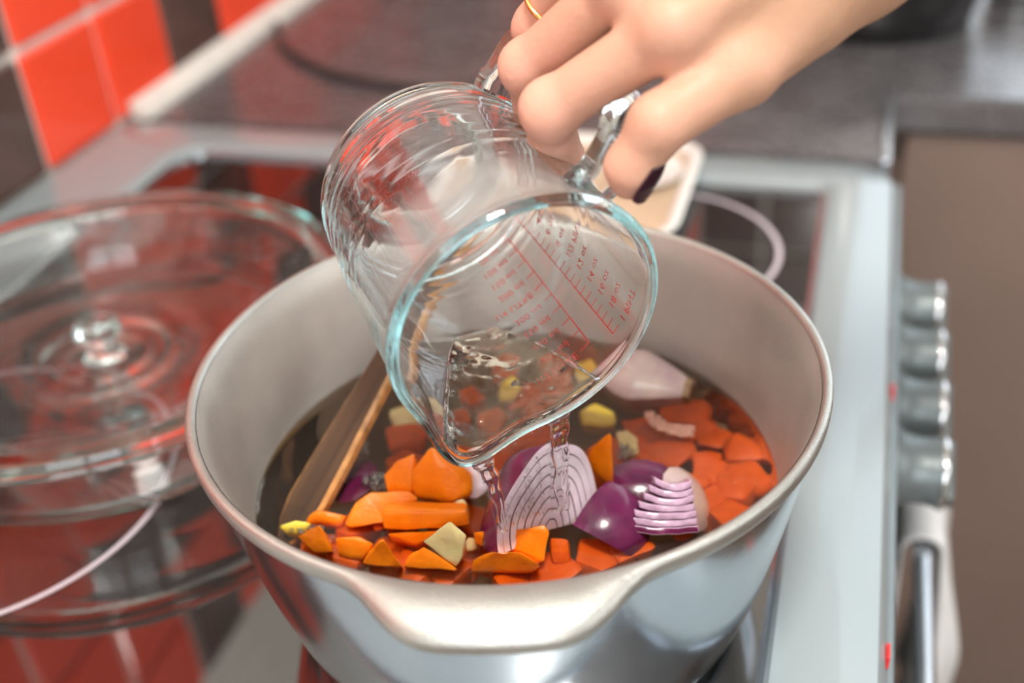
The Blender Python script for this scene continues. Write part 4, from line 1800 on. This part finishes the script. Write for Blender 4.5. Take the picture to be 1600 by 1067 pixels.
allp = np.array([p for f in J.values() for p in f] + TH + [wr_, fa])
lo_, hi_ = allp.min(0) - .03, allp.max(0) + .03
Hh = .00100
dims = np.ceil((hi_ - lo_) / Hh).astype(int)
xs = [lo_[i] + Hh * np.arange(dims[i]) for i in range(3)]
Fld = np.empty(dims, np.float32)
for i in range(0, dims[0], 8):
    gx, gy, gz_ = np.meshgrid(xs[0][i:i + 8], xs[1], xs[2], indexing='ij')
    Fld[i:i + 8] = hand_sdf(np.stack([gx, gy, gz_], -1))
# close the forearm at the edge of the grid
Fld[0], Fld[-1], Fld[:, 0], Fld[:, -1], Fld[:, :, 0], Fld[:, :, -1] = 1, 1, 1, 1, 1, 1
V, Fc = surface_nets(Fld, lo_, Hh)
me = bpy.data.meshes.new('hand')
me.from_pydata(V.tolist(), [], Fc.tolist())
me.update()
flush = np.zeros(len(V))
for f in 'imrp':
    for q, w in ((0, .30), (1, .42), (2, .30), (3, .5)):
        flush = np.maximum(flush, w * np.exp(-(np.linalg.norm(V - J[f][q], axis=1) / .013) ** 2))
flush += .28 * np.clip((np.linalg.norm(V - wr_, axis=1) - .045) / .05, 0, 1)
for q, w in ((1, .22), (2, .45), (4, .7)):
    flush = np.maximum(flush, w * np.exp(-(np.linalg.norm(V - TH[q], axis=1) / .014) ** 2))
at_ = me.attributes.new('flush', 'FLOAT', 'POINT')
at_.data.foreach_set('value', flush.astype(np.float32))
hand = link('person', me, 'skin', smooth=True)
tag(hand, 'person\'s right hand with dark nail polish gripping the jug handle', 'person')
md = hand.modifiers.new('smooth', 'SMOOTH')
md.factor = .5
md.iterations = 2


# thumbnail
def mk_nail():
    ax = (TH[4] - TH[2])
    ax /= np.linalg.norm(ax)
    out = RTn * .84 - FWn * .60 + UPn * .10
    out = out - ax * (out @ ax)
    out /= np.linalg.norm(out)
    sd = np.cross(ax, out)
    bm = bmesh.new()
    nu, nv_ = 12, 14
    ctr = TH[3] - ax * .0022
    rad = .0090
    g = []
    for b in range(nv_ + 1):
        v = b / nv_
        row = []
        wid = 1.02 * (1 - .25 * (1 - v) ** 3) * (1.0 if v < .85 else 1 - .45 * ((v - .85) / .15) ** 2)
        for a in range(nu + 1):
            u = -1 + 2 * a / nu
            ang = u * .80 * wid
            r = rad + .0006 - .0010 * v * v - .0010 * (1 - v) ** 4
            arc = -.0012 * (1 - v) * (u * u) * -1
            p = ctr + ax * (-.0050 + .0145 * v + arc) + (out * math.cos(ang) + sd * math.sin(ang)) * r
            row.append(bm.verts.new(p))
        g.append(row)
    for b in range(nv_):
        for a in range(nu):
            bm.faces.new((g[b][a], g[b][a + 1], g[b + 1][a + 1], g[b + 1][a]))
    bmesh.ops.solidify(bm, geom=bm.faces[:], thickness=.0007)
    recalc(bm)
    return link('thumbnail', bm, 'nail_polish', hand, smooth=True)


tag(mk_nail(), 'dark plum painted thumbnail')

# ring on the ring finger
a, b = Vector(J['r'][0]), Vector(J['r'][1])
t_ = .70
c_ = a.lerp(b, t_)
rr = RAD['r'][0] + (RAD['r'][1] - RAD['r'][0]) * t_ + .0002
xf = Matrix.Translation(c_) @ frame_from(b - a, Vector((0, 0, 1))).to_4x4()
bm = bmesh.new()
bm_lathe(bm, [(rr, -.0009), (rr + .0009, -.0008), (rr + .0012, 0), (rr + .0009, .0008), (rr, .0009), (rr - .0004, 0), (rr, -.0009)], 48, xf=xf)
recalc(bm)
tag(link('finger_ring', bm, 'gold', smooth=True), 'thin gold ring on the hand gripping the jug', 'ring')
